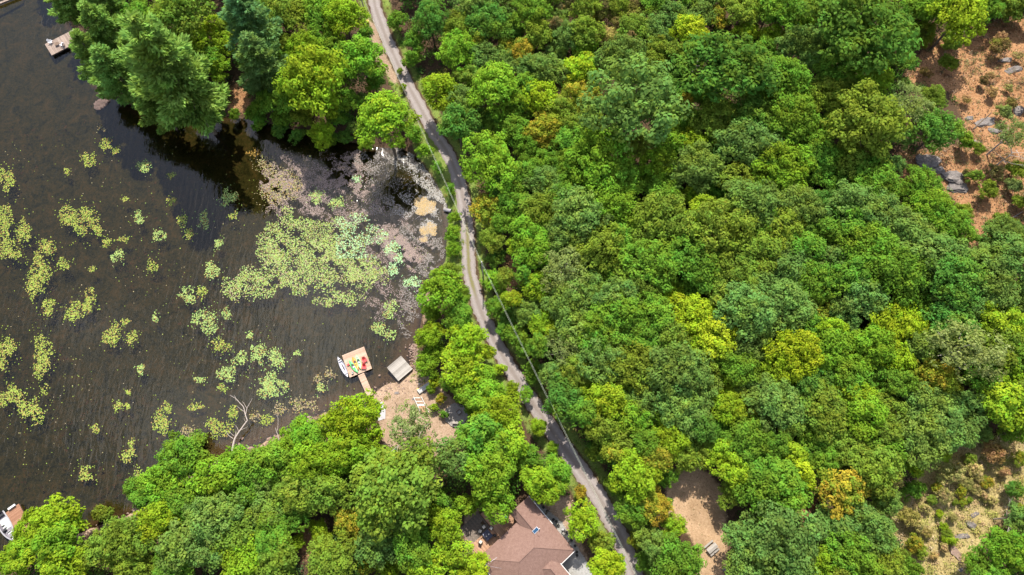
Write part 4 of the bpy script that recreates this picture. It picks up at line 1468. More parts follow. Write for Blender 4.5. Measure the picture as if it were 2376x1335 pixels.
ROCKS = {'g': [rock_mesh("grey_rock", 300 + i, M['rock'], .5, 3) for i in range(3)], 'p': [rock_mesh("pink_rock", 310 + i, M['pinkrock'], .55) for i in range(3)],
         'w': [rock_mesh("wet_rock", 320 + i, M['wetrock'], .35, 3) for i in range(2)]}
RK = [(847, 866, 13, 10, 'p', "round pink boulder in the shallows right of the dock walkway"), (716, 968, 14, 9, 'p', "flat pink rock at the waterline, upper of the shoreline pair"),
      (722, 977, 20, 13, 'p', "broad pink slab on the shore, lower of the shoreline pair"), (233, 238, 42, 30, 'w', "dark wet rock breaking the surface below the pines"),
      (560, 1017, 12, 9, 'p', "orange rock right of the leaning bare trunk"), (554, 1030, 11, 9, 'p', "pink rock just below the orange rock by the leaning trunk"),
      (552, 1045, 18, 9, 'p', "flat shore slab at the foot of the leaning trunk"), (580, 1040, 20, 14, 'p', "broad bank rock right of the leaning trunk"),
      (504, 1070, 14, 12, 'p', "pink rock left of the leaning trunk's foot"), (535, 1066, 14, 12, 'g', "grey rock under the leaning trunk's foot"),
      (624, 1018, 16, 12, 'p', "rounded rock on the grassy bank left of the thin stick"), (638, 1012, 8, 6, 'p', "small stone beside the thin stick"),
      (972, 891, 8, 7, 'g', "grey boulder above the upturned boat"), (921, 914, 12, 9, 'g', "pale stone in the sandy yard below the platform"), (941, 913, 7, 5, 'p', "small pink stone in the yard"),
      (958, 926, 8, 7, 'g', "pale stone left of the white steps"), (986, 913, 7, 6, 'g', "pale stone right below the upturned boat"), (1013, 938, 7, 6, 'g', "pale stone among yellow weeds right of the steps"),
      (871, 900, 9, 7, 'p', "stone at the water's edge beside the walkway"), (880, 871, 7, 6, 'p', "small stone in the shallows left of the platform"),
      (905, 902, 10, 7, 'p', "flat stone below the platform"), (895, 908, 9, 6, 'p', "flat stone between walkway and platform"), (925, 898, 9, 6, 'p', "pink stone close under the platform corner"),
      (2150, 372, 90, 44, 'g', "long grey cliff slab at the left edge of the rusty opening"), (2205, 410, 60, 44, 'g', "pale grey bedrock slab below the cliff slab"), (2225, 440, 50, 34, 'g', "low grey bedrock below the pale slab"),
      (2305, 302, 44, 16, 'g', "thin grey ledge right under the middle ledge"), (2330, 140, 40, 16, 'g', "grey slab near the top of the rusty opening"), (2175, 398, 44, 26, 'g', "broken grey block between the cliff slab and the pale slab"), (2262, 330, 32, 16, 'g', "grey stone on the brown slope below the middle ledge"),
      (2280, 285, 66, 26, 'g', "grey bedrock ledge in the middle of the rusty opening"), (2355, 165, 50, 22, 'g', "grey rock at the right edge of the rusty opening"), (2360, 255, 36, 30, 'g', "pale stones at the right picture edge"),
      (2246, 275, 28, 14, 'g', "small pale ledge left of the bedrock ledge"), (2235, 1247, 40, 16, 'g', "pale bedrock in the tan opening"), (2220, 1285, 30, 40, 'p', "pink bedrock strip low in the tan opening"),
      (2250, 1215, 30, 22, 'g', "grey slab left of the fallen pale limb"), (2265, 1195, 24, 12, 'g', "small grey slab in the tan opening"), (2228, 1322, 20, 10, 'g', "pale stone at the bottom of the tan opening"),
      (1680, 1322, 16, 12, 'g', "pale stone at the lower edge of the dirt clearing"), (855, 80, 20, 16, 'p', "pale pink rock on the bank left of the road's far end"), (862, 100, 14, 12, 'p', "smaller pink rock on the bank beside the road")]
for i, (px, py, w, h, c, lab) in enumerate(RK):
    g = G(px, py)
    k = px_m(py, g.z)
    o = obj("boulder" if w > 16 else "rock", ROCKS[c][i % len(ROCKS[c])])
    o.location = (g.x, g.y, g.z + (-.05 if c != 'w' else -.12))
    o.rotation_euler = (0, 0, rng.uniform(-.4, .4))
    o.scale = (w * k * .56, h * k * .60, min(w, h) * k * (.5 if c != 'w' else .45))
    tag(o, lab, "rock", "rocks of shore and openings")
# logs in the openings
for (a_, b_, lab) in (((2312, 528), (2372, 492), "long grey log lying at the lower right of the rusty opening"), ((2345, 545), (2390, 518), "shorter log below the long grey log"), ((2258, 300), (2300, 262), "dark fallen branch on the rust-coloured slope"),
                      ((1265, 1195), (1276, 1180), "dark straight log on bare ground beside the white gravel")):
    A_, B_ = G(*a_), G(*b_)
    e = empty("fallen_log", A_ + Vector((0, 0, .12)))
    tag(e, lab, "log", "fallen logs")
    d_ = B_ - A_
    MB().tube([(0, 0, 0), d_ * .5 + Vector((0, 0, .04)), d_], [.15, .12, .06], 7).build("trunk", M['greybark'] if a_[0] > 2300 else M['bark'], e)
    for t_, sgn in ((.45, 1), (.7, -1)):
        q_ = d_ * t_
        n_ = Vector((-d_.y, d_.x, 0)).normalized() * sgn
        MB().tube([q_, q_ + n_ * .6 + d_.normalized() * .5 + Vector((0, 0, .2))], [.045, .015], 5).build("branch", M['greybark'], e)
# small stones: riprap between platform and bank, shoreline gravel
ico = ROCKS['p'][0]
bv = np.array([v.co[:] for v in rock_mesh("stone", 400, M['pinkrock'], .6, 1).vertices])
bf = np.array([p.vertices[:] for p in bpy.data.meshes["stone"].polygons])
V, Fc = [], []


def stone(x, y, z, r):
    a = rs.uniform(0, 6.28)
    k = len(V) * 0 + sum(len(v) for v in V)
    q = bv * r * rs.uniform(.7, 1.3, 3)
    c_, s_ = math.cos(a), math.sin(a)
    V.append(np.column_stack([q[:, 0] * c_ - q[:, 1] * s_ + x, q[:, 0] * s_ + q[:, 1] * c_ + y, q[:, 2] + z]))
    Fc.append(bf + k)


for _ in range(230):
    t = rs.uniform()
    px, py = 950 + 14 * t + rs.normal() * 6 + 6, 800 + 62 * t + rs.normal() * 3
    g = G(px, py)
    stone(g.x, g.y, max(g.z, .0) + .02, rs.uniform(.12, .32))
for _ in range(260):
    px, py = rs.uniform(862, 1000), rs.uniform(866, 930)
    g = G(px, py)
    if abs(g.z - .1) > .6:
        continue
    stone(g.x, g.y, tz(g.x, g.y), rs.uniform(.06, .2))
for _ in range(330):
    i = rs.randint(31, 46)
    t = rs.uniform()
    p = Vector(SHORE[i]).lerp(Vector(SHORE[i + 1]), t)
    x, y = p.x + rs.normal() * .9, p.y + rs.normal() * .9
    stone(x, y, tz(x, y) + .02, rs.uniform(.07, .26))
tag(obj("shore_stones", mesh_np("shore_stones", np.concatenate(V), np.concatenate(Fc), 3, M['pinkrock'])), "small pinkish stones along the waterline and riprap bank", "stones", None, "stuff")


# ------------------------------------------------------------------ docks
def frame_px(c, z):
    """rectangle from four photo corners (a, b, c, d): centre, angle of a->b, length a-b, length a-d"""
    A, B, Cc, D = [at(p[0], p[1], z) for p in c]
    ctr = (A + B + Cc + D) / 4
    u = ((B - A) + (Cc - D)) / 2
    w = ((D - A) + (Cc - B)) / 2
    return ctr, math.atan2(u.y, u.x), u.length, w.length


def plank_deck(root, L, W, z, mat, bw=.14, gap=.012, x0=0.0, y0=0.0, along_x=True, th=.04):
    """boards of length L laid side by side over W"""
    n = max(1, int(round(W / (bw + gap))))
    step = W / n
    me = None
    for k in range(n):
        off = -W / 2 + step * (k + .5)
        if me is None:
            mb = MB()
            mb.box((0, 0, 0), (L, step - gap, th) if along_x else (step - gap, L, th))
            o = mb.build("plank", mat, root)
            me = o.data
        else:
            o = obj("plank", me, root)
        jig = rng.uniform(-.01, .01)
        o.location = (x0 + jig, y0 + off, z + rng.uniform(-.004, .004)) if along_x else (x0 + off, y0 + jig, z + rng.uniform(-.004, .004))


def dock(name, corners, z, mat, label, bw=.14, deep=.28, posts=True, along_x=True):
    c, a, L, W = frame_px(corners, z)
    root = empty(name, (c.x, c.y, 0), a)
    tag(root, label, "dock", "docks on the lake")
    plank_deck(root, L if along_x else W, W if along_x else L, z, mat, bw, .014, along_x=along_x)
    fr = MB()
    zf = z - .025 - deep / 2
    for s in (-1, 1):
        fr.box((0, s * (W / 2 - .05), zf), (L - .02, .07, deep))
        fr.box((s * (L / 2 - .05), 0, zf), (.07, W - .18, deep))
    fr.box((0, 0, zf), (L - .2, .07, deep))
    fr.build("frame", M['darkwood'], root)
    if posts:
        for sx in (-1, 1):
            for sy in (-1, 1):
                MB().tube([(sx * (L / 2 - .12), sy * (W / 2 - .16), -1.4), (sx * (L / 2 - .12), sy * (W / 2 - .16), z - .03)], .06, 7).build("post", M['darkwood'], root)
    return root, a, L, W, c


D1 = dock("swim_dock", [(793, 825), (845, 805), (863, 855), (812, 877)], .55, M['cedar'], "square cedar dock carrying green kayaks and red chairs")
# walkway from dock to shore
c, a, L, W = frame_px([(832, 871), (846, 864.5), (865, 916), (851, 923)], .55)
wk = empty("dock_walkway", (c.x, c.y, 0), a)
tag(wk, "narrow cedar walkway joining the square dock to the shore", "walkway")
plank_deck(wk, L, W, .53, M['cedar'], .14, .014)
fr = MB()
for s in (-1, 1):
    fr.box((s * (L / 2 - .06), 0, .40), (.07, W - .04, .2))
fr.build("stringer", M['darkwood'], wk)
D2 = dock("swim_platform", [(898, 853), (931, 825), (957, 857), (924, 885)], .8, M['greywood'], "grey weathered square platform at the water's edge beside the riprap", .30, .5, True)
D3 = dock("old_dock", [(104, 103), (174, 67), (190, 93), (120, 129)], .6, M['oldwood'], "old brown dock with two white chairs below the pines", .15, .3, True, False)
D4 = dock("boat_dock", [(11, 1192), (42, 1170), (76, 1226), (45, 1248)], .6, M['redcedar'], "orange-brown dock beside the moored motorboat", .15, .3)
D5 = dock("far_dock", [(-18, 12), (46, -13), (47, -9.5), (-17, 15.5)], .6, M['oldwood'], "thin pale dock at the top left picture corner", .2, .3, True, False)
mb = MB()
cb = at(30, 1177, .65)
bn = empty("dock_bench", (cb.x, cb.y, .62), D4[1])
tag(bn, "small white bench on the orange-brown dock", "bench")
MB().box((0, 0, .42), (1.3, .36, .06)).build("seat", M['white'], bn, .01)
for s in (-1, 1):
    MB().box((s * .5, 0, .19), (.08, .3, .38)).build("leg", M['white'], bn)


# ------------------------------------------------------------------ boats
def hull_sections(L, beam, depth, n=13, tipup=.12, stern=0.0, rake=1.0):
    """stations along x from stern to bow: (x, half width, keel z, gunwale z)"""
    out = []
    for i in range(n):
        t = i / (n - 1)
        s = 2 * t - 1
        w = beam / 2 * max(0.03, (1 - abs(s) ** 2.4)) if stern == 0 else beam / 2 * (max(.02, 1 - max(0, (t - .42) / .58) ** 2.3) * (stern + (1 - stern) * min(1, t / .3)))
        up = tipup * abs(s) ** 3 if stern == 0 else tipup * max(0, s) ** 2
        out.append((L * (t - .5), w, up * .8, depth + up))
    return out


def loft(sec, prof):
    """prof: list of (fraction of half width, fraction of depth) from one gunwale to the other"""
    V, Fx = [], []
    m = len(prof)
    for (x, w, k, g) in sec:
        for (fy, fz) in prof:
            V.append((x, w * fy, k + (g - k) * fz))
    for i in range(len(sec) - 1):
        for j in range(m - 1):
            a_ = i * m + j
            Fx.append((a_, a_ + m, a_ + m + 1, a_ + 1))
    return V, Fx


HULLP = [(1, 1), (.99, .72), (.9, .35), (.6, .08), (0, 0), (-.6, .08), (-.9, .35), (-.99, .72), (-1, 1)]


def place_px(a_px, b_px, z):
    A, B = at(a_px[0], a_px[1], z), at(b_px[0], b_px[1], z)
    d = B - A
    return (A + B) / 2, math.atan2(d.y, d.x), d.length


def kayak(stern, bow, z, hullm, label, deckm=None, style='sit'):
    c, a, L = place_px(stern, bow, z)
    root = empty("kayak", (c.x, c.y, z), a)
    tag(root, label, "kayak", "kayaks")
    sec = hull_sections(L, .74, .30, 15, .10)
    V, Fx = loft(sec, HULLP + [(-.55, 1.10), (0, 1.18), (.55, 1.10), (1, 1)])
    n = len(HULLP) + 4
    ends = [tuple(range(n))[::-1], tuple(range((len(sec) - 1) * n, len(sec) * n))]
    MB().add(V, Fx + ends).build("hull", hullm, root, smooth=True)
    th = 14
    # cockpit: raised dark rim and well
    pts = [(.02 * L + .17 * L * math.cos(q * 6.283 / th), .235 * math.sin(q * 6.283 / th), .372 + .0 * q) for q in range(th + 1)]
    cp = MB()
    cp.tube(pts, .03, 6, False)
    cp.prism([(p[0] * .98, p[1] * .98) for p in pts[:-1]], .352, .362)
    cp.build("cockpit", M['darkwood'] if style == 'orange' else M['black'], root)
    MB().box((-.055 * L, 0, .385), (.10 * L, .36, .07)).build("seat", M['yellow'] if style == 'orange' else M['whiteplastic'], root, .02)
    MB().tube([(.30 * L, 0, .34), (.30 * L, 0, .37)], .11, 10).build("hatch", M['black'] if style != 'orange' else M['orange'], root)
    MB().tube([(-.33 * L, 0, .34), (-.33 * L, 0, .365)], .08, 10).build("hatch", M['lime'] if style != 'orange' else M['orange'], root)
    return root


kayak((831.5, 866), (810, 837), .58, M['green'], "bright green kayak on the dock, left of the orange one")
kayak((838.5, 857.5), (827.5, 824), .58, M['lime'], "pale green kayak on the dock beside the red chairs")
kayak((832, 859), (818.5, 829), .58, M['orange'], "orange kayak lying between the two green kayaks", None, 'orange')
kayak((967, 1070), (958, 1036), 1.4, M['blue'], "bright blue kayak under the silvery tree, right of its twin")
kayak((925, 1072), (915, 1040), 1.3, M['blue'], "blue kayak mostly shaded by leaves, left of the bright one")

c, a, L = place_px((808, 876), (784.5, 829.5), .1)
cn = empty("canoe", (c.x, c.y, -.06), a)
tag(cn, "white canoe floating along the left side of the dock", "canoe")
sec = hull_sections(L, .92, .36, 19, .16)
V, Fx = loft(sec, HULLP)
MB().add(V, Fx).build("hull", M['canoe'], cn, smooth=True)
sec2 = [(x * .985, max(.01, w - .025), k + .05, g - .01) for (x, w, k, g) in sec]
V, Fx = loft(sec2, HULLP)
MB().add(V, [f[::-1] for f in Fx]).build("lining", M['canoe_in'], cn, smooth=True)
for s in (1, -1):
    g_ = MB()
    g_.tube([(x, s * w, g) for (x, w, k, g) in sec], .022, 5)
    g_.build("gunwale", M['whiteplastic'], cn)
for t in (-.30, .30):
    MB().box((t * L, 0, .33), (.20, .66, .03)).build("seat", M['grey'], cn)
for t in (-.44, .44):
    MB().prism([(t * L * .86, .2), (t * L * 1.1, .03), (t * L * 1.1, -.03), (t * L * .86, -.2)], .40, .42).build("deck_plate", M['whiteplastic'], cn)
MB().tube([(0, -.44, .35), (0, .44, .35)], .025, 6).build("thwart", M['grey'], cn)

# motorboat
c, a, L = place_px((0, 1193), (35, 1255), .3)
bt = empty("motorboat", (c.x, c.y, -.15), a)
tag(bt, "grey aluminium motorboat with white seats moored at the orange dock", "boat")
sec = hull_sections(L, 2.05, .85, 15, .18, .86)
V, Fx = loft(sec, HULLP)
tr_ = tuple(range(len(HULLP)))
MB().add(V, Fx + [tr_[::-1]]).build("hull", M['hull'], bt, smooth=True)
inner = [(x, max(.01, w - .16), .34, .84 + k) for (x, w, k, g) in sec[:-1]]
V, Fx = loft(inner, [(1, 1), (.97, .2), (.9, .02), (0, 0), (-.9, .02), (-.97, .2), (-1, 1)])
MB().add(V, [f[::-1] for f in Fx]).build("interior", M['hull'], bt, smooth=False)
for s in (1, -1):
    gm = MB()
    gm.add(*[[p for (x, w, k, g) in sec for p in ((x, s * w * 1.02, g), (x, s * max(0, w - .17), g + .01))],
             [(2 * i, 2 * i + 2, 2 * i + 3, 2 * i + 1) if s < 0 else (2 * i, 2 * i + 1, 2 * i + 3, 2 * i + 2) for i in range(len(sec) - 1)]])
    gm.tube([(x, s * w * 1.01, g) for (x, w, k, g) in sec], .035, 6)
    gm.build("gunwale", M['rail'], bt)
MB().box((-.14 * L, 0, .37), (.36 * L, 1.38, .03)).build("carpet", M['carpet'], bt)
MB().box((.26 * L, 0, .62), (.16 * L, 1.15, .05)).build("casting_deck", M['hull'], bt)
for (x, y, sx, sy) in ((-.05 * L, -.32, .42, .5), (.20 * L, .0, .36, .7)):
    st = MB()
    st.box((x, y, .62), (sx, sy, .14)).build("seat", M['white'], bt, .04)
    MB().box((x - sx * .5, y, .80), (.09, sy, .34)).build("backrest", M['white'] if x > 0 else M['black'], bt, .03)
MB().box((.06 * L, -.48, .72), (.30, .55, .45)).build("console", M['black'], bt, .04)
mt_ = MB()
mt_.box((-.53 * L, 0, .75), (.42, .36, .46))
mt_.box((-.53 * L, 0, .3), (.16, .14, .8))
mt_.build("outboard_motor", M['black'], bt, .05)
MB().box((-.42 * L, 0, .70), (.42, 1.3, .1)).build("stern_bench", M['black'], bt, .03)
MB().tube([(.44 * L, .1, 1.05), (.49 * L, .15, 1.12), (.56 * L, .16, 1.1)], [.05, .07, .06], 7).build("trolling_motor", M['whiteplastic'], bt)

# upturned flat boat in the yard
c, a, L = place_px((970.5, 910), (1006.5, 885.5), 1.3)
ub = empty("upturned_boat", (c.x, c.y, c.z - .25), a)
tag(ub, "weathered grey flat-bottomed boat lying upside down on the bank", "boat")
sec = [(L * (t - .5), .48 * (1 - .35 * max(0, (t - .72) / .28) ** 2), 0, .42 - .10 * max(0, (t - .75) / .25)) for t in [i / 10 for i in range(11)]]
V, Fx = loft(sec, [(1.06, 0), (.98, .8), (.86, 1), (0, 1.05), (-.86, 1), (-.98, .8), (-1.06, 0)])
MB().add(V, [f[::-1] for f in Fx] + [tuple(range(7)), tuple(range(70, 77))[::-1]]).build("hull", M['paleboat'], ub)
for y in (-.24, .02, .26):
    MB().box((-.05, y, .455), (L * .86, .035, .03)).build("keel_strip", M['grey'], ub)
c, a, L = place_px((969, 902), (1000, 880.5), 1.4)
pd = empty("paddle", (c.x, c.y, c.z - .1), a)
tag(pd, "yellow paddle leaning along the upturned boat", "paddle")
MB().tube([(-L / 2, 0, 0), (L / 2, 0, .12)], .025, 6).build("shaft", M['yellow'], pd)
for s in (-1, 1):
    MB().box((s * L / 2, 0, .06 + s * .06), (.42, .17, .02)).build("blade", M['yellow'], pd, .008)


# ------------------------------------------------------------------ chairs, tables, small things
def deck_chair(px, py, z, face, mat, label, group, s=1.0):
    p = at(px, py, z + .3)
    root = empty("deck_chair", (p.x, p.y, z), face)
    root.scale = (s, s, s)
    tag(root, label, "chair", group)
    Mx = Matrix.Rotation(R(8), 3, 'Y')
    for k in range(5):
        MB().box((-.20 + .11 * k, 0, .33 + .018 * k), (.10, .56, .022)).build("slat", mat, root)
    bk = Matrix.Rotation(R(-28), 3, 'Y')
    for k in range(5):
        MB().box((-.42, -.24 + .12 * k, .66), (.022, .11, .86 - .08 * abs(k - 2)), 0, bk).build("back_slat", mat, root)
    for s_ in (-1, 1):
        MB().box((-.06, s_ * .36, .55), (.74, .13, .025)).build("arm", mat, root)
        MB().box((.26, s_ * .32, .27), (.09, .03, .54)).build("leg", mat, root)
        MB().box((-.30, s_ * .30, .20), (.09, .03, .46), 0, Matrix.Rotation(R(-20), 3, 'Y')).build("leg", mat, root)
    return root


deck_chair(846.5, 837, .58, R(-60), M['red'], "red slatted deck chair on the dock, farther from the walkway", "red chairs on the dock")
deck_chair(844.5, 853, .58, R(-95), M['red'], "red slatted deck chair on the dock, beside the walkway", "red chairs on the dock")
deck_chair(118, 98.5, .63, R(-20), M['whiteplastic'], "white deck chair at the outer end of the old brown dock", "white chairs on the old dock")
deck_chair(144, 104, .63, R(160), M['whiteplastic'], "white deck chair on the old dock, nearer the pines", "white chairs on the old dock")


def table(px, py, z, sx, sy, h, top, legm, label, rz=0.0, name="side_table"):
    p = at(px, py, z + h)
    root = empty(name, (p.x, p.y, z), rz)
    tag(root, label, "table")
    MB().box((0, 0, h), (sx, sy, .04)).build("table_top", top, root, .008)
    for a_ in (-1, 1):
        for b_ in (-1, 1):
            MB().box((a_ * (sx / 2 - .06), b_ * (sy / 2 - .06), h / 2), (.05, .05, h - .02)).build("leg", legm, root)
    return root


table(131, 101, .63, .8, .7, .5, M['rust'], M['rust'], "low brown table between the white chairs on the old dock", R(25))
# bucket and bits on the kayak dock
def lathe_obj(name, prof, mat, parent=None, n=14):
    V, Fx = [], []
    for (r, z) in prof:
        for k in range(n):
            V.append((r * math.cos(6.283 * k / n), r * math.sin(6.283 * k / n), z))
    for i in range(len(prof) - 1):
        for k in range(n):
            Fx.append((i * n + k, i * n + (k + 1) % n, (i + 1) * n + (k + 1) % n, (i + 1) * n + k))
    Fx.append(tuple(range(n))[::-1])
    return MB().add(V, Fx).build(name, mat, parent, smooth=True)


p = at(818.5, 866, .6)
bk = empty("bucket", (p.x, p.y, .572))
tag(bk, "white bucket on the lower left corner of the kayak dock", "bucket")
lathe_obj("pail", [(.17, 0), (.21, .36), (.22, .37), (.20, .36), (.16, .03), (.02, .03)], M['white'], bk)
MB().tube([(-.21, 0, .36), (-.15, .1, .48), (.0, .15, .52), (.15, .1, .48), (.21, 0, .36)], .012, 5).build("handle", M['grey'], bk)
p = at(808.5, 847, .6)
cb_ = empty("cooler_box", (p.x, p.y, .572), R(25))
tag(cb_, "small white cooler with red lid at the dock's left edge", "cooler")
MB().box((0, 0, .13), (.42, .30, .26)).build("body", M['white'], cb_, .02)
MB().box((0, 0, .29), (.44, .32, .05)).build("lid", M['red'], cb_, .015)

# white steps down to the shore
rail = [[(959.5, 921), (976, 957)], [(977.5, 921), (995, 957)]]
A0, A1 = G(959.5, 921), G(976, 957)
zr0, zr1 = A0.z + .35, A1.z + .55
st = empty("shore_steps", A0)
tag(st, "white-railed wooden steps between the yard and the shore", "steps")
ends = []
for (q0, q1) in rail:
    a_, b_ = at(*q0, zr0), at(*q1, zr1)
    mbx = MB()
    mbx.tube([a_ - A0, b_ - A0], .06, 6)
    mbx.build("rail", M['white'], st)
    ends.append((a_ - A0, b_ - A0))
    for t in (0.02, .5, .98):
        q = a_.lerp(b_, t)
        MB().box((q - A0) - Vector((0, 0, .3)), (.08, .08, .6)).build("post", M['white'], st)
for k in range(9):
    t = .05 + .9 * k / 8
    l_, r_ = ends[0][0].lerp(ends[0][1], t), ends[1][0].lerp(ends[1][1], t)
    mid = (l_ + r_) / 2 - Vector((0, 0, .28 + .0 * k))
    d = r_ - l_
    MB().box(mid, (d.length, .34 if k > 3 else .12, .05), math.atan2(d.y, d.x)).build("tread", M['white'] if k in (0, 2, 4) else M['deckwood'], st)

g = G(921, 940)
po = empty("yard_post", g)  # plain wooden post, carries no lamp
tag(po, "thin dark post standing in the sandy yard", "post")
MB().tube([(0, 0, -.2), (0, 0, 1.9)], [.05, .04], 7).build("pole", M['darkwood'], po)
MB().tube([(0, 0, 1.9), (0, 0, 2.02)], [.09, .05], 8).build("cap", M['darkwood'], po)

# concrete pad and fire pit patio
def slab(name, pxs, mat, label, cat, up=.05, extra=None):
    pts = [G(*q) for q in pxs]
    c = sum(pts, Vector()) / len(pts)
    zt = max(p.z for p in pts) + up
    o = MB().prism([(p.x - c.x, p.y - c.y) for p in pts], min(p.z for p in pts) - .2 - zt, 0).build(name, mat)
    o.location = (c.x, c.y, zt)
    return tag(o, label, cat), c, zt


slab("concrete_pad", [(869, 938), (878, 933), (888, 933.5), (895, 949), (894, 972), (878, 977), (871, 963)], M['concrete'], "pale grey concrete pad between the maple and the silvery tree", "pad")
M['pitgravel'] = plain("dark_gravel", (.21, .19, .18), .95, .35, 4)
n = 22
_, c, zt = slab("fire_pit_patio", [(1058 + 27 * (1 + .07 * math.sin(3 * q)) * math.cos(q * 6.283 / n), 964 + 27 * (1 + .06 * math.cos(2 * q)) * math.sin(q * 6.283 / n)) for q in range(n)],
                M['pitgravel'], "round dark gravel patio under the trees by the road", "patio")
p = at(1065, 957, zt)
fp = empty("fire_pit", (p.x, p.y, zt + .003), R(42))
tag(fp, "square dark steel fire pit on the round patio", "fire pit")
for s in (-1, 1):
    MB().box((s * .36, 0, .15), (.07, .79, .3)).build("side", M['rust'], fp)
    MB().box((0, s * .36, .15), (.64, .07, .3)).build("side", M['rust'], fp)
MB().box((0, 0, .03), (.64, .64, .05)).build("ash_bed", M['concrete'], fp)
p = at(1059.5, 981, zt + .4)
pb = empty("park_bench", (p.x, p.y, zt + .003), 0)
tag(pb, "grey slatted bench on the round patio facing the fire pit", "bench")
for k in range(4):
    MB().box((0, -.17 + .115 * k, .44), (1.55, .095, .035)).build("slat", M['greywood'], pb)
for k in range(3):
    MB().box((0, -.27, .56 + .12 * k), (1.55, .03, .095)).build("back_slat", M['greywood'], pb)
for s in (-1, 1):
    MB().box((s * .65, .12, .21), (.07, .07, .42)).build("leg", M['darkwood'], pb)
    MB().box((s * .65, -.20, .42), (.07, .07, .84)).build("leg", M['darkwood'], pb)

# culvert pipe
A, B = G(1031.5, 488.5), G(1047, 491.5)
A.z, B.z = .28, .62
cu = empty("culvert_pipe", B)
tag(cu, "round grey culvert pipe opening into the bay below the road", "pipe")
d = A - B
V, Fx = [], []
mbp = MB()
n = 16
u = d.normalized()
s1_ = u.cross(Vector((0, 0, 1))).normalized()
s2_ = u.cross(s1_)
for rr_ in (.36, .31):
    for q in (Vector(), d):
        for k in range(n):
            V.append(q + (s1_ * math.cos(6.283 * k / n) + s2_ * math.sin(6.283 * k / n)) * rr_)
for k in range(n):
    k2 = (k + 1) % n
    Fx += [(k, k2, n + k2, n + k), (2 * n + k2, 2 * n + k, 3 * n + k, 3 * n + k2), (n + k, n + k2, 3 * n + k2, 3 * n + k)]
mbp.add(V, Fx).build("barrel", M['steel'], cu, smooth=True)
mbr = MB()
for t in (.15, .35, .55, .75, .97):
    mbr.tube([d * t - u * .02, d * t + u * .02], .385, 16)
mbr2 = MB()
ringpts = [d + (s1_ * math.cos(6.283 * k / n) + s2_ * math.sin(6.283 * k / n)) * .345 for k in range(n + 1)]
mbr2.tube(ringpts, .035, 6, False)
mbr2.build("rim", M['steel'], cu)

# yellow box at the far end of the road
g = G(854, 55)
yb = empty("roadside_box", g, R(20))
tag(yb, "small yellow box on the bank beside the road's far end", "box")
MB().box((0, 0, .45), (.55, .48, .7)).build("body", M['yellow'], yb, .03)
MB().box((0, 0, .83), (.62, .55, .06), 0, None, .92).build("lid", M['yellow'], yb, .015)
for s in (-1, 1):
    MB().box((s * .2, 0, .06), (.08, .4, .16)).build("foot", M['darkwood'], yb)

# picnic table in the clearing
g = G(1650, 1272)
pt = empty("picnic_table", g, R(36))
tag(pt, "grey picnic table with attached benches in the dirt clearing", "picnic table")
for k in range(6):
    MB().box((0, -.38 + .152 * k, .74), (1.95, .142, .04)).build("plank", M['greywood'], pt)
for s in (-1, 1):
    for k in range(2):
        MB().box((0, s * (.72 + .15 * k), .44), (1.95, .14, .04)).build("bench_plank", M['greywood'], pt)
for x in (-.7, .7):
    MB().box((x, 0, .40), (.07, 1.75, .09)).build("crossbeam", M['darkwood'], pt)
    for s in (-1, 1):
        MB().box((x + .075, s * .42, .36), (.06, .09, .86), 0, Matrix.Rotation(R(24) * s, 3, 'X')).build("leg", M['darkwood'], pt)

# ------------------------------------------------------------------ utility line
def utility_pole(base, h, label):
    e = empty("utility_pole", base)
    tag(e, label, "pole", "utility poles")
    MB().tube([(0, 0, -.5), (0, 0, h)], [.15, .10], 9).build("shaft", M['greybark'], e)
    MB().tube([(0, 0, h), (0, 0, h + .16)], [.04, .055], 7).build("insulator", M['whiteplastic'], e)
    MB().tube([(0, -.1, h - 1.1), (0, -.24, h - 1.1)], [.035, .05], 7).build("insulator", M['whiteplastic'], e)
    return Vector(base) + Vector((0, 0, h - .16))


g = G(1122, 650)
T0 = utility_pole(g, 9.0, "wooden utility pole standing right of the gravel road at the bay")
pa = at(828, -40, 10.2)
T1 = utility_pole(Vector((pa.x, pa.y, tz(pa.x, pa.y))), 10.2 - tz(pa.x, pa.y) + .16, "utility pole at the far end of the road beyond the picture")
pa = at(1492, 1365, 9.6)
T2 = utility_pole(Vector((pa.x, pa.y, tz(pa.x, pa.y))), 9.6 - tz(pa.x, pa.y) + .16, "utility pole at the near end of the road beyond the picture")
for i, off in enumerate((0.3, -.93)):
    w = empty("power_line", T0 + Vector((0, 0, off)))
    tag(w, "overhead power line above the road, " + ("upper conductor" if i == 0 else "lower cable"), "wire", "power lines")
    for (a_, b_) in ((T1, T0), (T0, T2)):
        pts = []
        for k in range(17):
            t = k / 16
            q = a_.lerp(b_, t)
            q.z -= .9 * 4 * t * (1 - t)
            pts.append(q - T0)
        MB().tube(pts, .012, 5).build("span", M['wire'], w)


# ------------------------------------------------------------------ dead and bare wood
def bare_limbs(name, base, lines, r0, label, cat="dead tree", group=None, mat='greybark'):
    """lines: pixel polylines with heights (px, py, z) and start/end radius"""
    root = empty(name, base)
    tag(root, label, cat, group)
    for i, (ln, ra, rb) in enumerate(lines):
        pts = [at(q[0], q[1], q[2]) - Vector(base) for q in ln]
        pts = smooth_line(pts, 3)
        m = len(pts)
        MB().tube(pts, [ra + (rb - ra) * k / (m - 1) for k in range(m)], 6).build("trunk" if i == 0 else "branch", M[mat], root)
    return root


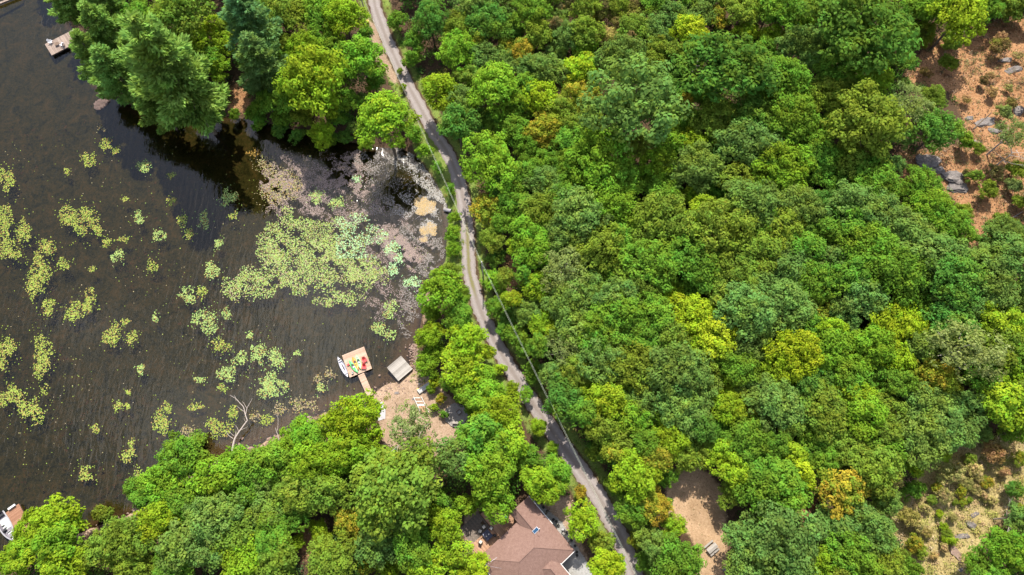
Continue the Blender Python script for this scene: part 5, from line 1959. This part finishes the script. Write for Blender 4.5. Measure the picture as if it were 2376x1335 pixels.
b = G(537, 1063)
bare_limbs("fallen_tree", b, [
    ([(537, 1063, .5), (540, 1040, 1.0), (545, 1018, 1.3), (560, 995, 1.5), (574, 976, 1.6)], .24, .09),
    ([(574, 976, 1.6), (569, 962, 1.7), (565, 945, 1.8), (556, 935, 1.8), (548, 926, 1.7), (533, 917, 1.5)], .085, .025),
    ([(570, 962, 1.7), (573, 948, 1.8), (580, 935, 1.9), (586, 924, 2.0)], .06, .02), ([(573, 948, 1.8), (567, 938, 1.9), (562, 931, 1.9)], .04, .015),
    ([(566, 955, 1.7), (556, 948, 1.6), (550, 942, 1.5)], .045, .015), ([(548, 930, 1.7), (546, 922, 1.7), (543, 917, 1.7)], .035, .012),
    ([(545, 1018, 1.3), (547, 1005, 1.7), (548, 1000, 1.9)], .10, .03), ([(541, 1018, 1.2), (530, 1010, 1.2), (525, 1000, 1.3)], .06, .02), ([(543, 1012, 1.2), (535, 1005, 1.3), (532, 1000, 1.3)], .04, .015),
    ([(554, 1003, 1.4), (550, 992, 1.7), (545, 987, 1.9)], .05, .02), ([(560, 998, 1.5), (568, 994, 1.7), (575, 990, 1.8)], .045, .015), ([(570, 980, 1.6), (567, 974, 1.8), (566, 969, 1.9)], .035, .012)],
    .2, "leaning bare grey trunk with forked branches reaching over the lake")
b = G(648, 1022)
bare_limbs("driftwood_stick", b, [([(648, 1022, .5), (644, 1009, .9), (639, 993, 1.3)], .10, .04), ([(644, 1000, .7), (645, 985, 1.0), (645, 970, 1.2), (640, 962, 1.3)], .05, .02)],
           .1, "thin bare forked stick standing at the shore edge", "stick")
b = G(570, 1050)
bare_limbs("dead_snag", b, [([(570, 1050, .4), (572, 1041, 1.0), (575, 1034, 1.5)], .09, .04), ([(573, 1040, 1.0), (577, 1035, 1.3)], .03, .012)], .1, "short broken snag beside the shore slab", "stick")


def dead_tree(base, h, spread, seed, label, r=.14):
    rr = random.Random(seed)
    root = empty("dead_tree", base)
    tag(root, label, "dead tree", "dead trees")
    tips = []
    pts = [Vector((0, 0, -.3)), Vector((rr.uniform(-.3, .3), rr.uniform(-.3, .3), h * .45)), Vector((rr.uniform(-.5, .5), rr.uniform(-.5, .5), h * .8)), Vector((rr.uniform(-.6, .6), rr.uniform(-.6, .6), h))]
    MB().tube(pts, [r, r * .75, r * .4, r * .1], 7).build("trunk", M['greybark'], root)
    for k in range(9):
        t = rr.uniform(.4, .95)
        q0 = pts[1].lerp(pts[3], (t - .4) / .6)
        a_ = rr.uniform(0, 6.28)
        ln = spread * rr.uniform(.6, 1.1) * (1.2 - t * .5)
        d = Vector((math.cos(a_), math.sin(a_), rr.uniform(.2, .7)))
        mid = q0 + d * ln * .5 + Vector((rr.uniform(-.2, .2), rr.uniform(-.2, .2), 0))
        end = q0 + d * ln + Vector((0, 0, rr.uniform(-.2, .4)))
        mbb = MB()
        mbb.tube([q0, mid, end], [r * .38, r * .25, r * .07], 5)
        for _ in range(5):
            s0 = mid.lerp(end, rr.uniform(0, .9))
            d2 = (d + Vector((rr.uniform(-.9, .9), rr.uniform(-.9, .9), rr.uniform(-.2, .6)))).normalized()
            mbb.tube([s0, s0 + d2 * ln * rr.uniform(.2, .45)], [r * .16, r * .04], 4)
        mbb.build("branch", M['greybark'], root)
    return root


for (px, py, h, sp, sd_, lab) in [(1597, 205, 9.5, 2.6, 1, "bare grey dead tree in the upper middle of the forest"), (2292, 400, 8.0, 3.2, 2, "bare dark-stemmed tree in the rusty rocky opening"),
                                  (2305, 1205, 6.0, 3.0, 3, "bare pale-limbed tree at the right of the tan rocky opening"), (1765, 630, 9.0, 2.0, 4, "bare grey treetop between oaks right of the forest middle"),
                                  (1925, 590, 9.0, 2.2, 5, "bare twiggy treetop in the right-hand forest"), (2195, 105, 6.0, 2.5, 6, "grey twiggy dead tree above the rusty opening"),
                                  (1990, 1065, 8.0, 2.2, 7, "bare grey limbs above the olive trees left of the tan opening"), (1870, 1215, 4.5, 1.8, 8, "low bare brushy tree beside the tan patch right of the clearing")]:
    g = G(px, py)
    dead_tree(g, h, sp, sd_, lab)
# pale bare limbs poking out of the silvery tree and the broad olive tree
def limb_set(lines, label):
    p0 = lines[0][0][0]
    b_ = G(p0[0], p0[1])
    bare_limbs("bare_limb", b_, lines, .05, label, "branch", "bare limbs in the tree tops")


limb_set([([(935, 1030, 2.0), (945, 1026, 8.0), (925, 1034, 10.5), (905, 1050, 11), (890, 1059, 11)], .07, .02), ([(945, 1026, 8.0), (962, 1018, 11)], .05, .02), ([(925, 1034, 10.5), (921, 1045, 11), (925, 1054, 11.5)], .035, .015),
          ([(950, 1030, 9), (943, 1042, 10), (938, 1048, 10.5)], .035, .012), ([(905, 1050, 11), (898, 1046, 11.3)], .025, .01)], "long pale bare limbs below the silvery tree")
limb_set([([(975, 1000, 2.0), (980, 998, 9), (986, 990, 12), (995, 983, 12.5)], .06, .015), ([(980, 998, 10), (975, 1005, 12), (972, 1015, 12.5)], .04, .012), ([(930, 1005, 9), (938, 1003, 12), (950, 1000, 12.5)], .035, .012),
          ([(960, 972, 9), (966, 976, 12), (971, 979, 12.5)], .03, .01)], "short pale twigs in the top of the silvery tree")
limb_set([([(932, 1128, 2), (932, 1115, 9), (931, 1105, 13), (934, 1090, 13.5)], .07, .02), ([(931, 1118, 12), (938, 1124, 13.4), (944, 1126, 13.6)], .035, .012), ([(926, 1140, 9), (937, 1147, 13), (950, 1153, 13.3), (955, 1150, 13.4)], .045, .012),
          ([(950, 1153, 13.3), (954, 1160, 13.4)], .02, .01), ([(855, 1108, 9), (862, 1114, 13), (872, 1120, 13.2)], .03, .01)], "pale bare limbs across the top of the broad olive tree")

# ------------------------------------------------------------------ house
K = px_m(1240, 3.2)
HO = at(1226, 1153, 3.0)
ua = math.atan2(-.75, .66)
hs = empty("house", (HO.x, HO.y, 0), ua)
tag(hs, "house with brown shingle roof and skylight at the bottom of the picture", "house")
# local axes: x along u (down-right in the picture), y = -w
gz = tz(HO.x + 2, HO.y - 6)
hs.location.z = gz
EZ = 3.0 - gz * 0


def uw(u, w, z):
    return Vector((u, -w, z))


def gable(name, u0, u1, w0, w1, ze, zr, hip0, hip1, over=.0):
    wm = (w0 + w1) / 2
    a0, a1 = u0 + (hip0 or 0), u1 - (hip1 or 0)
    A_, B_, C_, D_ = uw(u0, w0, ze), uw(u1, w0, ze), uw(u1, w1, ze), uw(u0, w1, ze)
    Rr0, Rr1 = uw(a0, wm, zr), uw(a1, wm, zr)
    t = Vector((0, 0, -.16))
    V_ = [A_, B_, C_, D_, Rr0, Rr1]
    V_ += [v + t for v in V_]
    Fx_ = [(0, 4, 5, 1), (2, 5, 4, 3), (3, 4, 0), (1, 5, 2), (6, 7, 8, 9), (0, 1, 7, 6), (1, 2, 8, 7), (2, 3, 9, 8), (3, 0, 6, 9)]
    o = MB().add(V_, Fx_).build(name, M['roof'], hs)
    return o, (A_, B_, C_, D_, Rr0, Rr1)


PIT = 1.9 / (66.5 * K)


def roof_hip(name, u0, u1, w0, w1, ze, pitch):
    """hip roof whose ridge runs along w"""
    h_ = (u1 - u0) / 2
    um, zr = (u0 + u1) / 2, ze + pitch * h_
    P_ = [uw(u0, w0, ze), uw(u1, w0, ze), uw(u1, w1, ze), uw(u0, w1, ze), uw(um, w0 + h_, zr), uw(um, w1 - h_, zr)]
    t = Vector((0, 0, -.16))
    V_ = P_ + [v + t for v in P_[:4]]
    o = MB().add(V_, [(0, 4, 1), (1, 4, 5, 2), (2, 5, 3), (3, 5, 4, 0), (6, 7, 8, 9), (0, 1, 7, 6), (1, 2, 8, 7), (2, 3, 9, 8), (3, 0, 6, 9)]).build(name, M['roof'], hs)
    return o, (P_[0], P_[1], P_[2], P_[3], P_[4], P_[5]), ((0, 4), (1, 4), (2, 5), (3, 5))


rb, gb, hb = roof_hip("roof", 25 * K, 158 * K, 0, 178 * K, 2.9, PIT)
# front wing with an off-centre ridge
zr_ = 2.9 + PIT * 42 * K
A_ = [uw(0, 0, 2.905), uw(82 * K, 0, 2.905), uw(82 * K, 42 * K, zr_), uw(0, 42 * K, zr_), uw(0, 58 * K, 3.25), uw(82 * K, 58 * K, 3.25)]
t = Vector((0, 0, -.16))
ra = MB().add(A_ + [v + t for v in A_], [(0, 3, 2, 1), (3, 4, 5, 2), (6, 7, 8, 9), (9, 8, 11, 10), (0, 1, 7, 6), (4, 10, 11, 5), (0, 6, 9, 3), (3, 9, 10, 4)]).build("roof", M['roof'], hs)
ga = (A_[0], A_[1], A_[5], A_[4], A_[3], A_[2])
rc, gc = gable("roof", 128 * K, 250 * K, 44 * K, 92 * K, 2.95, 4.15, 1.6, 1.6)
for (G_, nm) in ((ga, ra), (gb, rb), (gc, rc)):
    cap = MB()
    cap.tube([G_[4] + Vector((0, 0, .01)), G_[5] + Vector((0, 0, .01))], .09, 6)
    for (i_, j_) in (hb if nm is rb else (() if nm is ra else ((0, 4), (3, 4), (1, 5), (2, 5)))):
        cap.tube([G_[i_] + Vector((0, 0, .01)), G_[j_] + Vector((0, 0, .01))], .055, 5)
    cap.build("ridge_cap", M['roof'], nm)
    fa = MB()
    for (i_, j_) in (((1, 2), (2, 3)) if nm is rb else (((0, 1),) if nm is ra else ((0, 1), (3, 0)))):
        a_, b_ = G_[i_], G_[j_]
        d = b_ - a_
        nrm = Vector((d.y, -d.x, 0)).normalized()
        ctr = (a_ + b_) / 2
        if (ctr + nrm - (G_[0] + G_[2]) / 2).length < (ctr - nrm - (G_[0] + G_[2]) / 2).length:
            nrm = -nrm
        fa.box(ctr + nrm * .06 + Vector((0, 0, -.07)), (d.length, .10, .13), math.atan2(d.y, d.x))
    fa.build("gutter", M['white'], nm)
wl_ = MB()
for (u0, u1, w0, w1) in ((.4, 60 * K, .4, 57 * K - .4), (25 * K + .4, 158 * K - .4, .42, 178 * K - .4), (150 * K, 246 * K, 46 * K + .4, 90 * K)):
    wl_.box(uw((u0 + u1) / 2, (w0 + w1) / 2, 1.2), (u1 - u0, w1 - w0, 3.2))
wl_.build("wall", M['wall'], hs)
# windows on the walls towards deck and drive
for (u, w, rz) in ((3.2, .38, 0), (6.8, .38, 0), (25 * K + .38, 120 * K, 90), (25 * K + .38, 150 * K, 90), (.38, 30 * K, 90)):
    wn_o = MB().box(uw(u, w, 1.7), (1.3, .08, 1.1), R(rz)).build("window", M['white'], hs)
    MB().box(uw(u, w, 1.7), (1.1, .10, .9), R(rz)).build("pane", M['glass'], wn_o)
# skylight on the north-east slope
lp = (Vector(((1241 - 1226), (1229 - 1153), 0)))
su, sw = (lp.x * .66 + lp.y * .75) * K, (-lp.x * .75 + lp.y * .66) * K
slope = math.atan(PIT)
szz = 2.9 + PIT * sw
sk = MB()
ms = Matrix.Rotation(-slope, 3, 'X')
sk.box(uw(su, sw, szz + .06), (.62, 1.15, .14), 0, ms)
so = sk.build("skylight", M['whiteplastic'], hs, .01)
MB().box(uw(su, sw, szz + .13), (.52, 1.04, .04), 0, ms).build("pane", M['glass'], so)
# metal flue
lp = Vector((1128 - 1226, 1303 - 1153, 0))
fu, fw = (lp.x * .66 + lp.y * .75) * K, (-lp.x * .75 + lp.y * .66) * K
fl = MB().tube([uw(fu, fw, 2.6), uw(fu, fw, 4.55)], .13, 12).build("flue_pipe", M['steel'], hs)
MB().tube([uw(fu, fw, 4.55), uw(fu, fw, 4.62), uw(fu, fw, 4.78)], [.27, .27, .12], 12).build("cap", M['whiteplastic'], fl)
for (du, dw) in ((2.0, -1.6), (.3, -2.2)):
    MB().tube([uw(fu, fw, 4.3), uw(fu + du, fw + dw, 3.7)], .018, 5).build("stay", M['grey'], fl)
for (vu, vw) in ((70 * K, 30 * K), (90 * K, 100 * K)):
    zz_ = 3.6
    MB().tube([uw(vu, vw, zz_), uw(vu, vw, zz_ + .9)], .07, 8).build("vent_pipe", M['whiteplastic'], hs)

# deck and paved patio
dk = empty("house_deck", (HO.x, HO.y, gz), ua)
tag(dk, "brown wooden deck along the upper left side of the house", "deck")
for (u0, u1, w0, w1) in ((-46, 24, 58, 111), (-8, 24, 111.4, 174)):
    L_, W_ = (u1 - u0) * K, (w1 - w0) * K
    plank_deck(dk, L_, W_, .42, M['deckwood'], .15, .012, (u0 + u1) / 2 * K, -(w0 + w1) / 2 * K)
sk_ = MB()
sk_.box(uw(-11 * K, 84.5 * K, .18), (68 * K, 51 * K, .40))
sk_.box(uw(8 * K, 143 * K, .18), (30 * K, 60 * K, .40))
sk_.build("skirt", M['darkwood'], dk)
pv = empty("paved_patio", (HO.x, HO.y, gz), ua)
tag(pv, "shaded grey paver patio left of the wooden deck", "patio")
M['paver'] = plain("paver_stone", (.13, .105, .088), .95, .4, 2)
pme = None
for i in range(6):
    for j in range(8):
        if pme is None:
            o = MB().box((0, 0, 0), (.56, .54, .08)).build("paver", M['paver'], pv)
            pme = o.data
        else:
            o = obj("paver", pme, pv)
        o.location = uw((-50 + 8.0 * i) * K, (116 + 7.7 * j) * K, .06 + rng.uniform(0, .015))
DZ = gz + .445
tb = table(1131, 1242, DZ, 1.5, 1.3, .72, M['navy'], M['black'], "dark navy patio table on the deck", ua, "patio_table")


def patio_chair(px, py, z, face, cush, label, name="patio_chair"):
    p_ = at(px, py, z + .4)
    e = empty(name, (p_.x, p_.y, z), face)
    tag(e, label, "chair", "chairs on the deck")
    MB().box((0, 0, .42), (.56, .56, .05)).build("seat_frame", M['black'], e)
    MB().box((.01, 0, .49), (.50, .50, .09)).build("cushion", cush, e, .03)
    MB().box((-.27, 0, .68), (.05, .56, .48), 0, Matrix.Rotation(R(-10), 3, 'Y')).build("backrest", M['black'], e)
    for a_ in (-1, 1):
        MB().box((0, a_ * .29, .62), (.5, .045, .04)).build("arm", M['black'], e)
        for b_ in (-1, 1):
            MB().box((b_ * .24, a_ * .26, .20), (.04, .04, .40)).build("leg", M['black'], e)


patio_chair(1122.5, 1223, DZ, R(-50), M['cream'], "cream-cushioned chair above the navy table, left one")
patio_chair(1140, 1226, DZ, R(-130), M['cream'], "cream-cushioned chair above the navy table, right one")
patio_chair(1114, 1233, gz + .11, R(-20), M['cream'], "cream-cushioned chair left of the navy table")
patio_chair(1115, 1258, DZ, R(60), M['cream'], "cream-cushioned chair below the navy table")
patio_chair(1173.5, 1199, DZ, R(150), M['blue'], "blue chair against the house wall")
patio_chair(1172.5, 1209, DZ, R(165), M['orange'], "orange chair against the house wall")
p = at(1148, 1243, DZ)
gr = empty("kettle_grill", (p.x, p.y, DZ))
tag(gr, "small black kettle grill right of the navy table", "grill")
lathe_obj("bowl", [(.05, .55), (.2, .6), (.27, .72), (.28, .78), (.24, .9), (.12, .98), (.02, 1.0)], M['black'], gr)
MB().tube([(-.06, 0, 1.0), (0, 0, 1.05), (.06, 0, 1.0)], .015, 5).build("handle", M['whiteplastic'], gr)
for k in range(3):
    a_ = 2.094 * k
    MB().tube([(.12 * math.cos(a_), .12 * math.sin(a_), .62), (.27 * math.cos(a_), .27 * math.sin(a_), 0)], .018, 5).build("leg", M['black'], gr)
for (px, py, rr_, lab, mm) in ((1134, 1240, .13, "white plate at the middle of the navy table", 'white'), (1129, 1245, .11, "cream dish at the lower edge of the navy table", 'cream'), (1121.5, 1241, .10, "pale dish at the left edge of the navy table", 'whiteplastic')):
    p = at(px, py, DZ + .75)
    pl = lathe_obj("plate", [(rr_ * .6, 0), (rr_, .03), (rr_, .04), (rr_ * .6, .015), (.01, .015)], M[mm])
    pl.location = (p.x, p.y, DZ + .745)
    tag(pl, lab, "plate")
# round planters along the white gravel
PT = [(1236.5, 1157.5), (1261, 1178), (1269.5, 1186.5), (1284, 1206), (1291, 1210), (1295.5, 1220), (1305.5, 1229), (1315.5, 1236), (1326, 1254), (1334, 1267), (1338, 1281), (1338.5, 1289), (1317, 1325)]
PN = ["uppermost planter on the white gravel, at the tip of the roof", "second planter from the roof tip", "third planter from the roof tip", "fourth planter from the roof tip", "fifth planter from the roof tip",
      "sixth planter from the roof tip", "pale grey planter in the sunny middle of the white gravel", "planter just below the pale grey one", "planter beside the right roof corner", "planter below the right roof corner",
      "upper of two planters side by side near the drive", "lower of two planters side by side near the drive", "lowest planter, at the eave near the drive"]
M['soil'] = plain("potting_soil", (.03, .03, .028), .95, .3, 8)
for i, ((px, py), nm) in enumerate(zip(PT, PN)):
    g = G(px, py)
    e = empty("round_planter", (g.x, g.y, g.z - .01))
    tag(e, ("round " + nm) if not nm.startswith("pale") else nm, "planter", "round planters on the white gravel")
    lathe_obj("tub", [(.17, 0), (.24, .26), (.25, .28), (.22, .28), (.21, .22)], M['concrete'] if i in (6, 12) else M['black'], e)
    MB().tube([(0, 0, .2), (0, 0, .235)], .21, 12).build("soil", M['concrete'] if i == 6 else M['soil'], e)
print("objects", len(bpy.data.objects))
